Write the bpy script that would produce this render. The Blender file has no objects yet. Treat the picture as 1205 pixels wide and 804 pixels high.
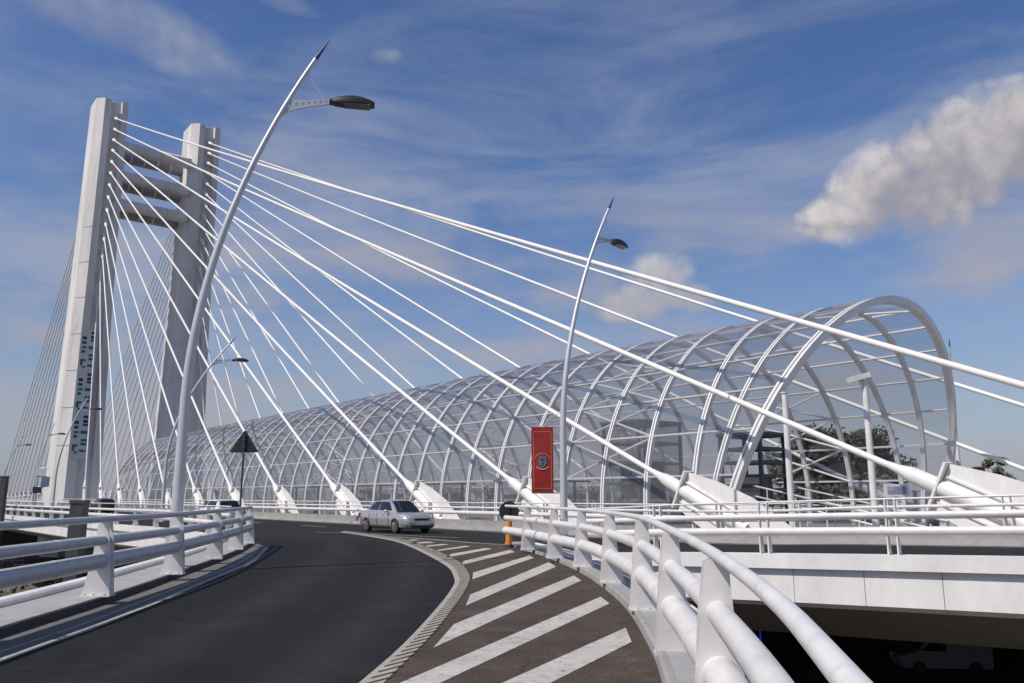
import bpy, bmesh, math, random
from mathutils import Vector, Matrix
random.seed(7)
scene = bpy.context.scene
COL = scene.collection
# ------------------------------------------------------------------ camera: eye at the origin, road about 1.6 m below it
F = 960.0
PITCH = math.atan(183.0 / F)
CP, SP = math.cos(PITCH), math.sin(PITCH)
cam_d = bpy.data.cameras.new('camera')
cam_d.sensor_width = 36.0
cam_d.lens = F / 1205.0 * 36.0
cam_d.clip_start = 0.05
cam_d.clip_end = 9000
cam = bpy.data.objects.new('camera', cam_d)
COL.objects.link(cam)
cam.rotation_euler = (math.pi / 2 + PITCH, 0, 0)
scene.camera = cam

def ray(x, y):
    u = (x - 602.5) / F; v = (402 - y) / F
    return u, CP - SP * v, SP + CP * v
def gp(x, y, z):                       # a photo point on a level plane
    a, b, d = ray(x, y); k = z / d
    return Vector((a * k, b * k, z))
def at(x, y, Y):                       # a photo point at a depth
    a, b, d = ray(x, y); k = Y / b
    return Vector((a * k, Y, d * k))

# bridge axes: AX runs along the deck away from here, NX across it
AX = Vector((-.62, .785, 0)); NX = Vector((.785, .62, 0)); UP = Vector((0, 0, 1))
def ns(n, s, z=0): return NX * n + AX * s + UP * z
def zroad(s):                          # the deck climbs gently towards the right
    t = 20 - s
    if t <= 0: return -1.6
    return -1.6 + .03 * t * min(1, t / 6)

# ------------------------------------------------------------------ materials
MATS = {}
def mat(name, col, rough=.5, metal=0., var=.0, scale=3., bump=0., bscale=40., coat=0., emit=None, spec=.5, stretch=(1,1,1), spots=None, cracks=None, grain=0, wear=0):
    m = bpy.data.materials.new(name); m.use_nodes = True
    nt = m.node_tree; b = nt.nodes['Principled BSDF']
    b.inputs['Roughness'].default_value = rough
    b.inputs['Metallic'].default_value = metal
    b.inputs['Specular IOR Level'].default_value = spec
    if coat: b.inputs['Coat Weight'].default_value = coat; b.inputs['Coat Roughness'].default_value = .08
    c = (col[0], col[1], col[2], 1)
    b.inputs['Base Color'].default_value = c
    tc = nt.nodes.new('ShaderNodeTexCoord')
    mp = nt.nodes.new('ShaderNodeMapping'); mp.inputs['Scale'].default_value = stretch
    nt.links.new(tc.outputs['Object'], mp.inputs['Vector'])
    out = None
    if var:
        n = nt.nodes.new('ShaderNodeTexNoise'); n.inputs['Scale'].default_value = scale; n.inputs['Detail'].default_value = 8; n.inputs['Roughness'].default_value = .62
        nt.links.new(mp.outputs[0], n.inputs['Vector'])
        r = nt.nodes.new('ShaderNodeValToRGB')
        r.color_ramp.elements[0].position = .3; r.color_ramp.elements[1].position = .72
        r.color_ramp.elements[0].color = tuple(max(0, x * (1 - var)) for x in col) + (1,)
        r.color_ramp.elements[1].color = tuple(min(1, x * (1 + var * .6)) for x in col) + (1,)
        nt.links.new(n.outputs['Fac'], r.inputs['Fac']); out = r.outputs['Color']
        nt.links.new(out, b.inputs['Base Color'])
        mr = nt.nodes.new('ShaderNodeMapRange'); mr.inputs['To Min'].default_value = max(.05, rough - .08); mr.inputs['To Max'].default_value = min(1, rough + .1)
        nt.links.new(n.outputs['Fac'], mr.inputs['Value']); nt.links.new(mr.outputs[0], b.inputs['Roughness'])
    if spots:                          # (colour, scale, amount): grit and stains
        n2 = nt.nodes.new('ShaderNodeTexNoise'); n2.inputs['Scale'].default_value = spots[1]; n2.inputs['Detail'].default_value = 5; n2.inputs['Roughness'].default_value = .7
        nt.links.new(mp.outputs[0], n2.inputs['Vector'])
        r2 = nt.nodes.new('ShaderNodeValToRGB'); r2.color_ramp.elements[0].position = .52; r2.color_ramp.elements[1].position = .75
        r2.color_ramp.elements[0].color = (0, 0, 0, 1); r2.color_ramp.elements[1].color = (spots[2],) * 3 + (1,)
        nt.links.new(n2.outputs['Fac'], r2.inputs['Fac'])
        mx = nt.nodes.new('ShaderNodeMixRGB'); mx.inputs['Color2'].default_value = tuple(spots[0]) + (1,)
        if out: nt.links.new(out, mx.inputs['Color1'])
        else: mx.inputs['Color1'].default_value = c
        nt.links.new(r2.outputs[0], mx.inputs['Fac']); nt.links.new(mx.outputs[0], b.inputs['Base Color'])
    if wear:                           # polished, dust-paled wheel tracks
        cur = b.inputs['Base Color'].links[0].from_socket
        aw = nt.nodes.new('ShaderNodeAttribute'); aw.attribute_name = 'wear'
        nw2 = nt.nodes.new('ShaderNodeTexNoise'); nw2.inputs['Scale'].default_value = .8; nw2.inputs['Detail'].default_value = 7; nt.links.new(mp.outputs[0], nw2.inputs['Vector'])
        mw = nt.nodes.new('ShaderNodeMath'); mw.operation = 'MULTIPLY'; nt.links.new(aw.outputs['Fac'], mw.inputs[0]); nt.links.new(nw2.outputs['Fac'], mw.inputs[1])
        mxw = nt.nodes.new('ShaderNodeMixRGB'); mxw.inputs['Color2'].default_value = (.032, .030, .029, 1); nt.links.new(mw.outputs[0], mxw.inputs['Fac']); nt.links.new(cur, mxw.inputs['Color1']); nt.links.new(mxw.outputs[0], b.inputs['Base Color'])
    if grain:                          # stone chips
        cur = b.inputs['Base Color'].links[0].from_socket
        ng = nt.nodes.new('ShaderNodeTexNoise'); ng.inputs['Scale'].default_value = 55; ng.inputs['Detail'].default_value = 3; ng.inputs['Roughness'].default_value = .8
        nt.links.new(mp.outputs[0], ng.inputs['Vector'])
        rg_ = nt.nodes.new('ShaderNodeMapRange'); rg_.inputs['From Min'].default_value = .35; rg_.inputs['From Max'].default_value = .68; rg_.inputs['To Min'].default_value = .5; rg_.inputs['To Max'].default_value = 1.75
        nt.links.new(ng.outputs['Fac'], rg_.inputs['Value'])
        ml = nt.nodes.new('ShaderNodeVectorMath'); ml.operation = 'SCALE'; nt.links.new(cur, ml.inputs[0]); nt.links.new(rg_.outputs[0], ml.inputs['Scale'])
        nt.links.new(ml.outputs[0], b.inputs['Base Color'])
    if cracks:                         # thin wandering cracks
        cur = b.inputs['Base Color'].links[0].from_socket
        nw_ = nt.nodes.new('ShaderNodeTexNoise'); nw_.inputs['Scale'].default_value = 1.5; nw_.inputs['Detail'].default_value = 6; nt.links.new(mp.outputs[0], nw_.inputs['Vector'])
        ad = nt.nodes.new('ShaderNodeVectorMath'); ad.operation = 'MULTIPLY_ADD'; ad.inputs[1].default_value = (.9, .9, .9); nt.links.new(nw_.outputs['Color'], ad.inputs[0]); nt.links.new(mp.outputs[0], ad.inputs[2])
        vo = nt.nodes.new('ShaderNodeTexVoronoi'); vo.feature = 'DISTANCE_TO_EDGE'; vo.inputs['Scale'].default_value = cracks[0]; nt.links.new(ad.outputs[0], vo.inputs['Vector'])
        lt = nt.nodes.new('ShaderNodeMapRange'); lt.inputs['From Min'].default_value = .002; lt.inputs['From Max'].default_value = .008; lt.inputs['To Min'].default_value = .55; lt.inputs['To Max'].default_value = 0
        nt.links.new(vo.outputs['Distance'], lt.inputs['Value'])
        mx3 = nt.nodes.new('ShaderNodeMixRGB'); mx3.inputs['Color2'].default_value = (cracks[1],) * 3 + (1,)
        nt.links.new(lt.outputs[0], mx3.inputs['Fac']); nt.links.new(cur, mx3.inputs['Color1']); nt.links.new(mx3.outputs[0], b.inputs['Base Color'])
    if bump:
        n3 = nt.nodes.new('ShaderNodeTexNoise'); n3.inputs['Scale'].default_value = bscale; n3.inputs['Detail'].default_value = 6
        nt.links.new(mp.outputs[0], n3.inputs['Vector'])
        bp = nt.nodes.new('ShaderNodeBump'); bp.inputs['Strength'].default_value = bump; bp.inputs['Distance'].default_value = .02
        nt.links.new(n3.outputs['Fac'], bp.inputs['Height']); nt.links.new(bp.outputs[0], b.inputs['Normal'])
    MATS[name] = m
    return m

WHITE = mat('white_paint', (.78, .76, .735), .42, var=.13, scale=1.1, bump=.05, bscale=60, stretch=(1, 1, .5), spots=((.45, .41, .36), 2.6, .25))
RAILW = mat('rail_paint', (.73, .71, .69), .36, var=.13, scale=2.0, bump=.08, bscale=70, spots=((.36, .32, .28), 7, .36))
RAILG = mat('rail_paint_grey', (.52, .52, .53), .4, var=.12, scale=4, bump=.05, bscale=80, spots=((.25, .25, .27), 7, .35))
CABLE = mat('cable_sheath', (.82, .80, .755), .45, var=.07, scale=.8)
CABLEG = mat('back_cable_sheath', (.74, .72, .68), .6, var=.1, scale=.8)
RIBW = mat('steel_white', (.76, .75, .735), .42, var=.12, scale=1.3, bump=.03)
LAMPW = mat('lamp_post_grey', (.56, .57, .585), .35, metal=.25, var=.08, scale=1.5)
CONC = mat('pale_concrete', (.70, .68, .65), .8, var=.22, scale=.3, bump=.25, bscale=6, stretch=(1, 1, .16), spots=((.36, .34, .31), .75, .6))
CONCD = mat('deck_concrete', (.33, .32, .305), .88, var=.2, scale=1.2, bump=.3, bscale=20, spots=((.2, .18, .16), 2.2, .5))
WALK = mat('walkway_coating', (.36, .355, .35), .8, var=.14, scale=1.6, bump=.15, bscale=70, spots=((.22, .2, .18), 2.5, .5))
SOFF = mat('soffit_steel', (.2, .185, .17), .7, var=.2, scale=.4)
ASPH = mat('fresh_asphalt', (.0105, .0105, .012), .82, var=.3, scale=1.1, bump=.55, bscale=130, spec=.25, spots=((.03, .029, .028), 2.2, .55), cracks=(.35, .004), grain=1, wear=1)
ASPM = mat('main_asphalt', (.018, .0175, .0185), .85, var=.3, scale=.6, bump=.4, bscale=90, spec=.25, spots=((.03, .029, .028), 6, .5))
ASPB = mat('worn_brown_asphalt', (.078, .059, .046), .9, var=.28, scale=1.4, bump=.55, bscale=130, spec=.2, spots=((.13, .11, .092), 1.6, .7), cracks=(.5, .03), grain=1)
MARK = mat('road_paint', (.52, .495, .45), .7, var=.2, scale=1.3, bump=.3, bscale=120, spots=((.12, .10, .088), 11, 1.0))
MARKY = mat('old_road_paint', (.40, .37, .31), .75, var=.16, scale=3, bump=.3, bscale=120, spots=((.18, .16, .14), 8, .8))
DUST = mat('gutter_dust', (.15, .14, .125), .95, var=.3, scale=2.2, spots=((.24, .22, .19), 4, .6))
GUTL = mat('gutter_line_and_lit_strip', (.40, .38, .34), .9, var=.3, scale=5, spots=((.06, .055, .05), 6, .8))
KERB = mat('kerb_stone_shaded', (.06, .058, .06), .85, var=.25, scale=4)  # dark grey that also carries the shade of the left kerb face
BLACK = mat('black_plastic', (.018, .018, .02), .45)
DARKG = mat('dark_grey_metal', (.055, .058, .065), .5, var=.15, scale=3)
HEAD = mat('lamp_head_grey', (.045, .045, .047), .4, metal=.3)
LENS = mat('lamp_lens', (.16, .145, .13), .15, spec=.7)
BLUE = mat('blue_tip', (.02, .03, .22), .4)
ORANGE = mat('orange_post', (.72, .27, .02), .55, var=.12, scale=6)
REDCLOTH = mat('red_cloth', (.30, .016, .018), .8, var=.12, scale=5, bump=.25, bscale=6)
GOLD = mat('gold_thread', (.62, .34, .12), .7)
SHIELD = mat('shield_blue_grey', (.12, .16, .22), .7, var=.3, scale=12)
SHIELDD = mat('shield_dark', (.03, .05, .08), .7)
PALEPINK = mat('ribbon_pale', (.62, .36, .34), .8)
SILVER = mat('silver_car_paint', (.53, .515, .50), .28, metal=.55, coat=.8)
WHITECAR = mat('white_car_paint', (.75, .75, .74), .3, coat=.7)
CARGLASS = mat('car_glass', (.012, .015, .018), .05, spec=.8)
TYRE = mat('tyre_rubber', (.02, .02, .02), .85)
RIM = mat('alloy_rim', (.42, .42, .43), .3, metal=.8)
LIGHTGL = mat('headlamp_glass', (.62, .64, .66), .1, metal=.2, coat=1)
REDGL = mat('tail_lamp_red', (.35, .01, .01), .2)
PLATE = mat('number_plate', (.85, .85, .83), .5)
BANNERW = mat('banner_white', (.56, .575, .575), .7)
NAVY = mat('letter_navy', (.035, .04, .09), .7)
GREEN = mat('letter_green', (.03, .15, .11), .7)
DIRT = mat('bare_ground', (.17, .145, .115), .95, var=.45, scale=.12, bump=.6, bscale=2, spots=((.07, .085, .04), .18, .9))
BARK = mat('bark', (.09, .07, .055), .9, var=.3, scale=5, bump=.6, bscale=20)
LEAF = mat('leaf_dark_green', (.05, .065, .028), .6, var=.4, scale=.9)
LEAF2 = mat('leaf_olive', (.11, .12, .045), .6, var=.35, scale=1.2)
BRICK = mat('brown_brick', (.16, .06, .045), .85, var=.2, scale=3)
WALLS = [mat('plaster_pale', (.42, .40, .36), .85, var=.15, scale=.2), mat('plaster_grey', (.3, .3, .3), .85, var=.15, scale=.2), mat('plaster_ochre', (.4, .31, .2), .85, var=.15, scale=.2)]
ROOF = mat('roof_grey', (.16, .13, .12), .85, var=.2, scale=.5)
WINDOW = mat('window_dark', (.03, .035, .04), .15)
CRATE = mat('rust_orange', (.42, .14, .05), .8, var=.3, scale=3)
STEELD = mat('weathered_steel', (.14, .145, .15), .5, metal=.4, var=.2, scale=2)
PICT = mat('picture_panel', (.32, .34, .42), .5, var=.5, scale=4)
VANG = mat('grey_van_paint', (.16, .16, .19), .4, coat=.4)
NEON = mat('blue_tube_lamp', (.02, .02, .3), .4)
nb = NEON.node_tree.nodes['Principled BSDF']; nb.inputs['Emission Color'].default_value = (.05, .05, 1, 1); nb.inputs['Emission Strength'].default_value = .25

def glass_mat(name, tint, refl=.6):
    m = bpy.data.materials.new(name); m.use_nodes = True; nt = m.node_tree
    for n in list(nt.nodes): nt.nodes.remove(n)
    out = nt.nodes.new('ShaderNodeOutputMaterial')
    tr = nt.nodes.new('ShaderNodeBsdfTransparent')
    gl = nt.nodes.new('ShaderNodeBsdfGlossy'); gl.inputs['Roughness'].default_value = .06
    df = nt.nodes.new('ShaderNodeBsdfDiffuse'); df.inputs['Color'].default_value = (.6, .59, .59, 1)
    lw = nt.nodes.new('ShaderNodeLayerWeight'); lw.inputs['Blend'].default_value = .5
    pw = nt.nodes.new('ShaderNodeMath'); pw.operation = 'POWER'; pw.inputs[1].default_value = 4.0; nt.links.new(lw.outputs['Facing'], pw.inputs[0])
    fr = nt.nodes.new('ShaderNodeMath'); fr.operation = 'MULTIPLY_ADD'; fr.inputs[1].default_value = .5; fr.inputs[2].default_value = .04; nt.links.new(pw.outputs[0], fr.inputs[0])
    tc = nt.nodes.new('ShaderNodeTexCoord')
    nz = nt.nodes.new('ShaderNodeTexNoise'); nz.inputs['Scale'].default_value = .45; nz.inputs['Detail'].default_value = 5
    nt.links.new(tc.outputs['Object'], nz.inputs['Vector'])
    mr = nt.nodes.new('ShaderNodeMapRange'); mr.inputs['From Min'].default_value = .3; mr.inputs['From Max'].default_value = .7
    mr.inputs['To Min'].default_value = .055; mr.inputs['To Max'].default_value = .13
    nt.links.new(nz.outputs['Fac'], mr.inputs['Value'])
    cr = nt.nodes.new('ShaderNodeValToRGB')
    cr.color_ramp.elements[0].color = tuple(x * .88 for x in tint) + (1,); cr.color_ramp.elements[1].color = tuple(min(1, x * 1.08) for x in tint) + (1,)
    nt.links.new(nz.outputs['Fac'], cr.inputs['Fac']); nt.links.new(cr.outputs[0], tr.inputs['Color'])
    m1 = nt.nodes.new('ShaderNodeMixShader'); nt.links.new(mr.outputs[0], m1.inputs[0]); nt.links.new(tr.outputs[0], m1.inputs[1]); nt.links.new(df.outputs[0], m1.inputs[2])
    m2 = nt.nodes.new('ShaderNodeMixShader'); nt.links.new(fr.outputs[0], m2.inputs[0]); nt.links.new(m1.outputs[0], m2.inputs[1]); nt.links.new(gl.outputs[0], m2.inputs[2])
    nt.links.new(m2.outputs[0], out.inputs['Surface'])
    return m
TUBEGLASS = glass_mat('tinted_glazing', (.79, .79, .81))
CLEARGLASS = glass_mat('clear_glazing', (.72, .76, .78))

# ------------------------------------------------------------------ mesh helpers
ORI = {}
def frame_from(d):
    d = d.normalized()
    r = Vector((0, 0, 1)) if abs(d.z) < .95 else Vector((0, 1, 0))
    a = d.cross(r).normalized(); b = a.cross(d).normalized()
    return a, b
class MB:
    def __init__(self): self.bm = bmesh.new(); self.mi = 0
    def face(self, vs):
        try:
            f = self.bm.faces.new(vs); f.material_index = self.mi; return f
        except ValueError: return None
    def quad(self, pts): return self.face([self.bm.verts.new(p) for p in pts])
    def loft(self, rings, cap=True, closed=True):
        R = [[self.bm.verts.new(p) for p in r] for r in rings]
        n = len(R[0])
        for i in range(len(R) - 1):
            for j in range(n if closed else n - 1):
                self.face([R[i][j], R[i][(j + 1) % n], R[i + 1][(j + 1) % n], R[i + 1][j]])
        if cap and closed:
            self.face(list(reversed(R[0]))); self.face(R[-1])
        return R
    def box(self, c, size, ax=Vector((1, 0, 0)), ay=Vector((0, 1, 0)), az=UP):
        x, y, z = size[0] / 2, size[1] / 2, size[2] / 2
        c = Vector(c)
        def P(i, j, k): return c + ax * (i * x) + ay * (j * y) + az * (k * z)
        self.loft([[P(-1, -1, -1), P(1, -1, -1), P(1, 1, -1), P(-1, 1, -1)], [P(-1, -1, 1), P(1, -1, 1), P(1, 1, 1), P(-1, 1, 1)]])
    def bar(self, p, q, w, h, up=UP):
        p, q = Vector(p), Vector(q); d = (q - p).normalized()
        a = d.cross(up).normalized(); b = a.cross(d).normalized()
        def ring(o): return [o + a * (i * w / 2) + b * (j * h / 2) for i, j in ((-1, -1), (1, -1), (1, 1), (-1, 1))]
        self.loft([ring(p), ring(q)])
    def prism(self, poly, o, ax, ay, az, t):      # outline in (ax, ay), thickness t centred along az
        o = Vector(o)
        self.loft([[o + ax * x + ay * y - az * (t / 2) for x, y in poly], [o + ax * x + ay * y + az * (t / 2) for x, y in poly]])
    def tube(self, pts, r, n=12, cap=True):
        pts = [Vector(p) for p in pts]; rings = []
        a0 = None
        for i, p in enumerate(pts):
            d = (pts[min(i + 1, len(pts) - 1)] - pts[max(i - 1, 0)]).normalized()
            if a0 is None: a, b = frame_from(d)
            else:
                a = (a0 - d * a0.dot(d)).normalized(); b = a.cross(d).normalized()
            a0 = a
            rr = r[i] if isinstance(r, (list, tuple)) else r
            rings.append([p + (a * math.cos(k * 2 * math.pi / n) + b * math.sin(k * 2 * math.pi / n)) * rr for k in range(n)])
        self.loft(rings, cap)
    def sweep(self, path, prof, closed=True):    # prof: (offset to the right of travel, dz)
        path = [Vector(p) for p in path]; rings = []
        for i, p in enumerate(path):
            d = path[min(i + 1, len(path) - 1)] - path[max(i - 1, 0)]; d.z = 0; d.normalize()
            rt = Vector((d.y, -d.x, 0))
            rings.append([p + rt * o + UP * z for o, z in prof])
        self.loft(rings, cap=closed, closed=closed)
    def sphere(self, c, r, sc=(1, 1, 1), n=10):
        m = Matrix.Translation(Vector(c)) @ Matrix.Diagonal((r * sc[0], r * sc[1], r * sc[2], 1))
        res = bmesh.ops.create_uvsphere(self.bm, u_segments=n * 2, v_segments=n, radius=1, matrix=m)
        for v in res['verts']:
            for f in v.link_faces: f.material_index = self.mi
    def build(self, name, mats, parent=None, smooth=False, loc=None, angle=40):
        if not isinstance(mats, (list, tuple)): mats = [mats]
        bmesh.ops.recalc_face_normals(self.bm, faces=self.bm.faces)
        me = bpy.data.meshes.new(name)
        off = Vector((0, 0, 0))
        if parent is not None: off = ORI[parent.name]
        elif loc is not None: off = Vector(loc)
        bmesh.ops.translate(self.bm, verts=self.bm.verts, vec=-off)
        if smooth:
            for f in self.bm.faces: f.smooth = True
            for e in self.bm.edges:
                if len(e.link_faces) == 2 and e.calc_face_angle(0) > math.radians(angle): e.smooth = False
        self.bm.to_mesh(me); self.bm.free()
        for m in mats: me.materials.append(m)
        o = bpy.data.objects.new(name, me); COL.objects.link(o)
        if parent is not None: o.parent = parent
        else: o.location = off
        ORI[o.name] = off
        return o
def empty(name, loc=(0, 0, 0)):
    o = bpy.data.objects.new(name, None); COL.objects.link(o); o.location = loc; o.empty_display_size = .2
    ORI[o.name] = Vector(loc); return o
def tag(o, label=None, cat=None, group=None, kind=None):
    if label: o['label'] = label
    if cat: o['category'] = cat
    if group: o['group'] = group
    if kind: o['kind'] = kind
    return o
def thing(name, loc, label, cat, group=None): return tag(empty(name, loc), label, cat, group)
def struct(mb, name, m, parent=None, smooth=False):
    o = mb.build(name, m, parent, smooth)
    if parent is None: o['kind'] = 'structure'
    return o
def catmull(pts, step=.6):
    pts = [Vector(p) for p in pts]
    P = [pts[0] * 2 - pts[1]] + pts + [pts[-1] * 2 - pts[-2]]
    out = []
    for i in range(1, len(P) - 2):
        a, b, c, d = P[i - 1:i + 3]
        n = max(1, int((c - b).length / step))
        for k in range(n):
            t = k / n
            out.append(.5 * ((2 * b) + (c - a) * t + (2 * a - 5 * b + 4 * c - d) * t * t + (3 * b - a - 3 * c + d) * t ** 3))
    out.append(pts[-1]); return out
def V3(l, z): return [Vector((x, y, z)) for x, y in l]
def arclen(path):
    L = [0]
    for i in range(1, len(path)): L.append(L[-1] + (path[i] - path[i - 1]).length)
    return L
def along(path, L, d):
    for i in range(1, len(path)):
        if L[i] >= d:
            t = (d - L[i - 1]) / max(1e-9, L[i] - L[i - 1])
            return path[i - 1].lerp(path[i], t), (path[i] - path[i - 1]).normalized()
    return path[-1].copy(), (path[-1] - path[-2]).normalized()
ORD = ['first', 'second', 'third', 'fourth', 'fifth', 'sixth', 'seventh', 'eighth', 'ninth', 'tenth', 'eleventh', 'twelfth', 'thirteenth', 'fourteenth']

# ------------------------------------------------------------------ world and sun
sun_dir = Vector((-.54, -.35, .77)).normalized()
elev = math.asin(sun_dir.z); az = math.atan2(sun_dir.x, sun_dir.y)
world = bpy.data.worlds.new('World'); scene.world = world; world.use_nodes = True
nt = world.node_tree; N = nt.nodes; Lk = nt.links
bg = N['Background']; bg.inputs['Strength'].default_value = .1
sky = N.new('ShaderNodeTexSky'); sky.sky_type = 'NISHITA'; sky.sun_disc = False
sky.sun_elevation = elev; sky.sun_rotation = az
sky.air_density = 1.0; sky.dust_density = .6; sky.ozone_density = 2.2
geo = N.new('ShaderNodeTexCoord')
DIR = geo.outputs['Generated']
def vmath(op, a, b=None):
    n = N.new('ShaderNodeVectorMath'); n.operation = op
    for i, x in enumerate((a, b)):
        if x is None: continue
        if isinstance(x, (tuple, list, Vector)): n.inputs[i].default_value = tuple(x)
        else: Lk.new(x, n.inputs[i])
    return n.outputs['Value'] if op in ('DOT_PRODUCT', 'LENGTH') else n.outputs['Vector']
def fm(op, a, b=None, c=None, clamp=False):
    n = N.new('ShaderNodeMath'); n.operation = op; n.use_clamp = clamp
    for i, x in enumerate((a, b, c)):
        if x is None: continue
        if isinstance(x, (int, float)): n.inputs[i].default_value = x
        else: Lk.new(x, n.inputs[i])
    return n.outputs[0]
def smooth(v, lo, hi):
    n = N.new('ShaderNodeMapRange'); n.interpolation_type = 'SMOOTHSTEP'
    n.inputs['From Min'].default_value = lo; n.inputs['From Max'].default_value = hi
    Lk.new(v, n.inputs['Value']); return n.outputs[0]
def mixc(f, a, b):
    n = N.new('ShaderNodeMixRGB')
    Lk.new(f, n.inputs['Fac']) if not isinstance(f, float) else setattr(n.inputs['Fac'], 'default_value', f)
    for k, x in (('Color1', a), ('Color2', b)):
        if isinstance(x, (tuple, list)): n.inputs[k].default_value = tuple(x) + (1,)
        else: Lk.new(x, n.inputs[k])
    return n.outputs[0]
def noise(vec, scale, detail=6, rough=.55, dist=0):
    n = N.new('ShaderNodeTexNoise'); n.inputs['Scale'].default_value = scale; n.inputs['Detail'].default_value = detail
    n.inputs['Roughness'].default_value = rough; n.inputs['Distortion'].default_value = dist
    Lk.new(vec, n.inputs['Vector']); return n.outputs['Fac']
sepd = N.new('ShaderNodeSeparateXYZ'); Lk.new(DIR, sepd.inputs[0])
DZ = sepd.outputs['Z']
# deeper blue overhead
hsv = N.new('ShaderNodeHueSaturation'); hsv.inputs['Hue'].default_value = .511; hsv.inputs['Saturation'].default_value = 1.2; hsv.inputs['Value'].default_value = 1.1
Lk.new(sky.outputs[0], hsv.inputs['Color'])
base = hsv.outputs[0]
HAZE = (2.7, 2.95, 3.9)
hz = fm('POWER', fm('SUBTRACT', 1.0, fm('MULTIPLY', DZ, 2.6, clamp=True), clamp=True), 1.6)
base = mixc(fm('MULTIPLY', hz, .85), base, HAZE)
# thin cirrus, stretched
mp = N.new('ShaderNodeMapping'); mp.inputs['Scale'].default_value = (1.6, 2.0, 7.0); mp.inputs['Rotation'].default_value = (.25, -.28, .2)
Lk.new(DIR, mp.inputs['Vector'])
cir = noise(mp.outputs[0], 1.7, 9, .62, .5)
big = noise(DIR, 2.2, 3, .5)
cirm = fm('MULTIPLY', smooth(cir, .40, .78), smooth(big, .28, .55))
cirm = fm('MULTIPLY', cirm, smooth(DZ, .80, .25))
base = mixc(fm('MULTIPLY', cirm, .66), base, (4.2, 4.45, 5.3))
# low banked cloud near the horizon
mp2 = N.new('ShaderNodeMapping'); mp2.inputs['Scale'].default_value = (2.4, 2.4, 6.5); mp2.inputs['Location'].default_value = (.3, 1.7, .2)
Lk.new(DIR, mp2.inputs['Vector'])
low = noise(mp2.outputs[0], 2.1, 8, .55)
lowm = fm('MULTIPLY', smooth(low, .42, .72), smooth(DZ, .46, .22))
base = mixc(fm('MULTIPLY', lowm, .85), base, (3.9, 3.85, 4.4))
det = noise(DIR, 14, 12, .66)
nwv = N.new('ShaderNodeTexNoise'); nwv.inputs['Scale'].default_value = 9; nwv.inputs['Detail'].default_value = 3; Lk.new(DIR, nwv.inputs['Vector'])
wv = N.new('ShaderNodeVectorMath'); wv.operation = 'MULTIPLY_ADD'; wv.inputs[1].default_value = (.12, .12, .12)
Lk.new(nwv.outputs['Color'], wv.inputs[0]); Lk.new(DIR, wv.inputs[2])
def vor(scale):
    v = N.new('ShaderNodeTexVoronoi'); v.feature = 'F1'; v.inputs['Scale'].default_value = scale; v.inputs['Detail'].default_value = 0
    Lk.new(wv.outputs[0], v.inputs['Vector']); return v.outputs['Distance']
BIL = fm('SUBTRACT', .46, fm('ADD', fm('MULTIPLY', vor(15), .65), fm('MULTIPLY', vor(34), .35)))
det2 = noise(DIR, 5.5, 4, .5)
ND = fm('ADD', fm('MULTIPLY', BIL, .35), fm('SUBTRACT', fm('ADD', fm('MULTIPLY', det, .5), fm('MULTIPLY', det2, .35)), .425))
def frame_uv(px, py, ang):                 # local axes round the sky direction of a photo point
    c = Vector(ray(px, py)).normalized(); e1 = c.cross(UP).normalized(); e2 = e1.cross(c).normalized()
    ca, sa = math.cos(math.radians(ang)), math.sin(math.radians(ang))
    cd = fm('MAXIMUM', vmath('DOT_PRODUCT', DIR, c), .001)
    return cd, fm('DIVIDE', vmath('DOT_PRODUCT', DIR, e1 * ca + e2 * sa), cd), fm('DIVIDE', vmath('DOT_PRODUCT', DIR, e2 * ca - e1 * sa), cd)
def cloud(base, ells, light_axis, thick=1., soft=(-.15, .75), amp=3.0, lit=(7.3, 6.9, 6.7), shade=(3.3, 3.2, 3.75)):
    best = None
    for (px, py, w, h, ang) in ells:
        cd, u, v = frame_uv(px, py, ang)
        q = fm('ADD', fm('POWER', fm('ABSOLUTE', fm('DIVIDE', u, w / F)), 2.0), fm('POWER', fm('ABSOLUTE', fm('DIVIDE', v, h / F)), 2.0))
        val = fm('MINIMUM', fm('SUBTRACT', 1.0, q), fm('SUBTRACT', fm('MULTIPLY', cd, 40), 20))
        if best is None: best = val
        else:
            n = N.new('ShaderNodeMath'); n.operation = 'SMOOTH_MAX'; n.inputs[2].default_value = .4
            Lk.new(best, n.inputs[0]); Lk.new(val, n.inputs[1]); best = n.outputs[0]
    best = fm('MAXIMUM', best, -2.5)
    d = fm('ADD', best, fm('MULTIPLY', ND, amp))
    m = fm('MULTIPLY', smooth(d, *soft), thick)
    px, py, ang, half = light_axis
    cd, u, v = frame_uv(px, py, ang)
    H = fm('ADD', fm('DIVIDE', v, half / F), fm('MULTIPLY', ND, 5.0))
    t = smooth(H, -.75, 1.15)
    return mixc(m, base, mixc(t, shade, lit))
base = cloud(base, [(1200, 160, 95, 62, 10), (1115, 190, 95, 64, 28), (1040, 222, 72, 52, 25), (978, 256, 42, 26, 15), (1260, 180, 80, 60, 0)], (1090, 205, 24, 75))
base = cloud(base, [(778, 322, 48, 30, 0), (752, 354, 62, 26, 6), (815, 350, 40, 22, 0)], (770, 338, 0, 45), .8, (-.1, .8), lit=(6.6, 6.3, 6.2), shade=(4.0, 3.9, 4.3))
base = cloud(base, [(452, 67, 20, 10, 10)], (450, 68, 0, 14), .45, (-.4, 1.3), 4.5, lit=(4.9, 5.1, 5.7), shade=(3.6, 3.8, 4.6))
base = cloud(base, [(140, 22, 110, 30, -10), (215, 48, 55, 14, -20)], (160, 30, -10, 40), .5, (-.5, 1.3), 3.2, lit=(4.7, 4.9, 5.4), shade=(3.5, 3.7, 4.5))
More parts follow.
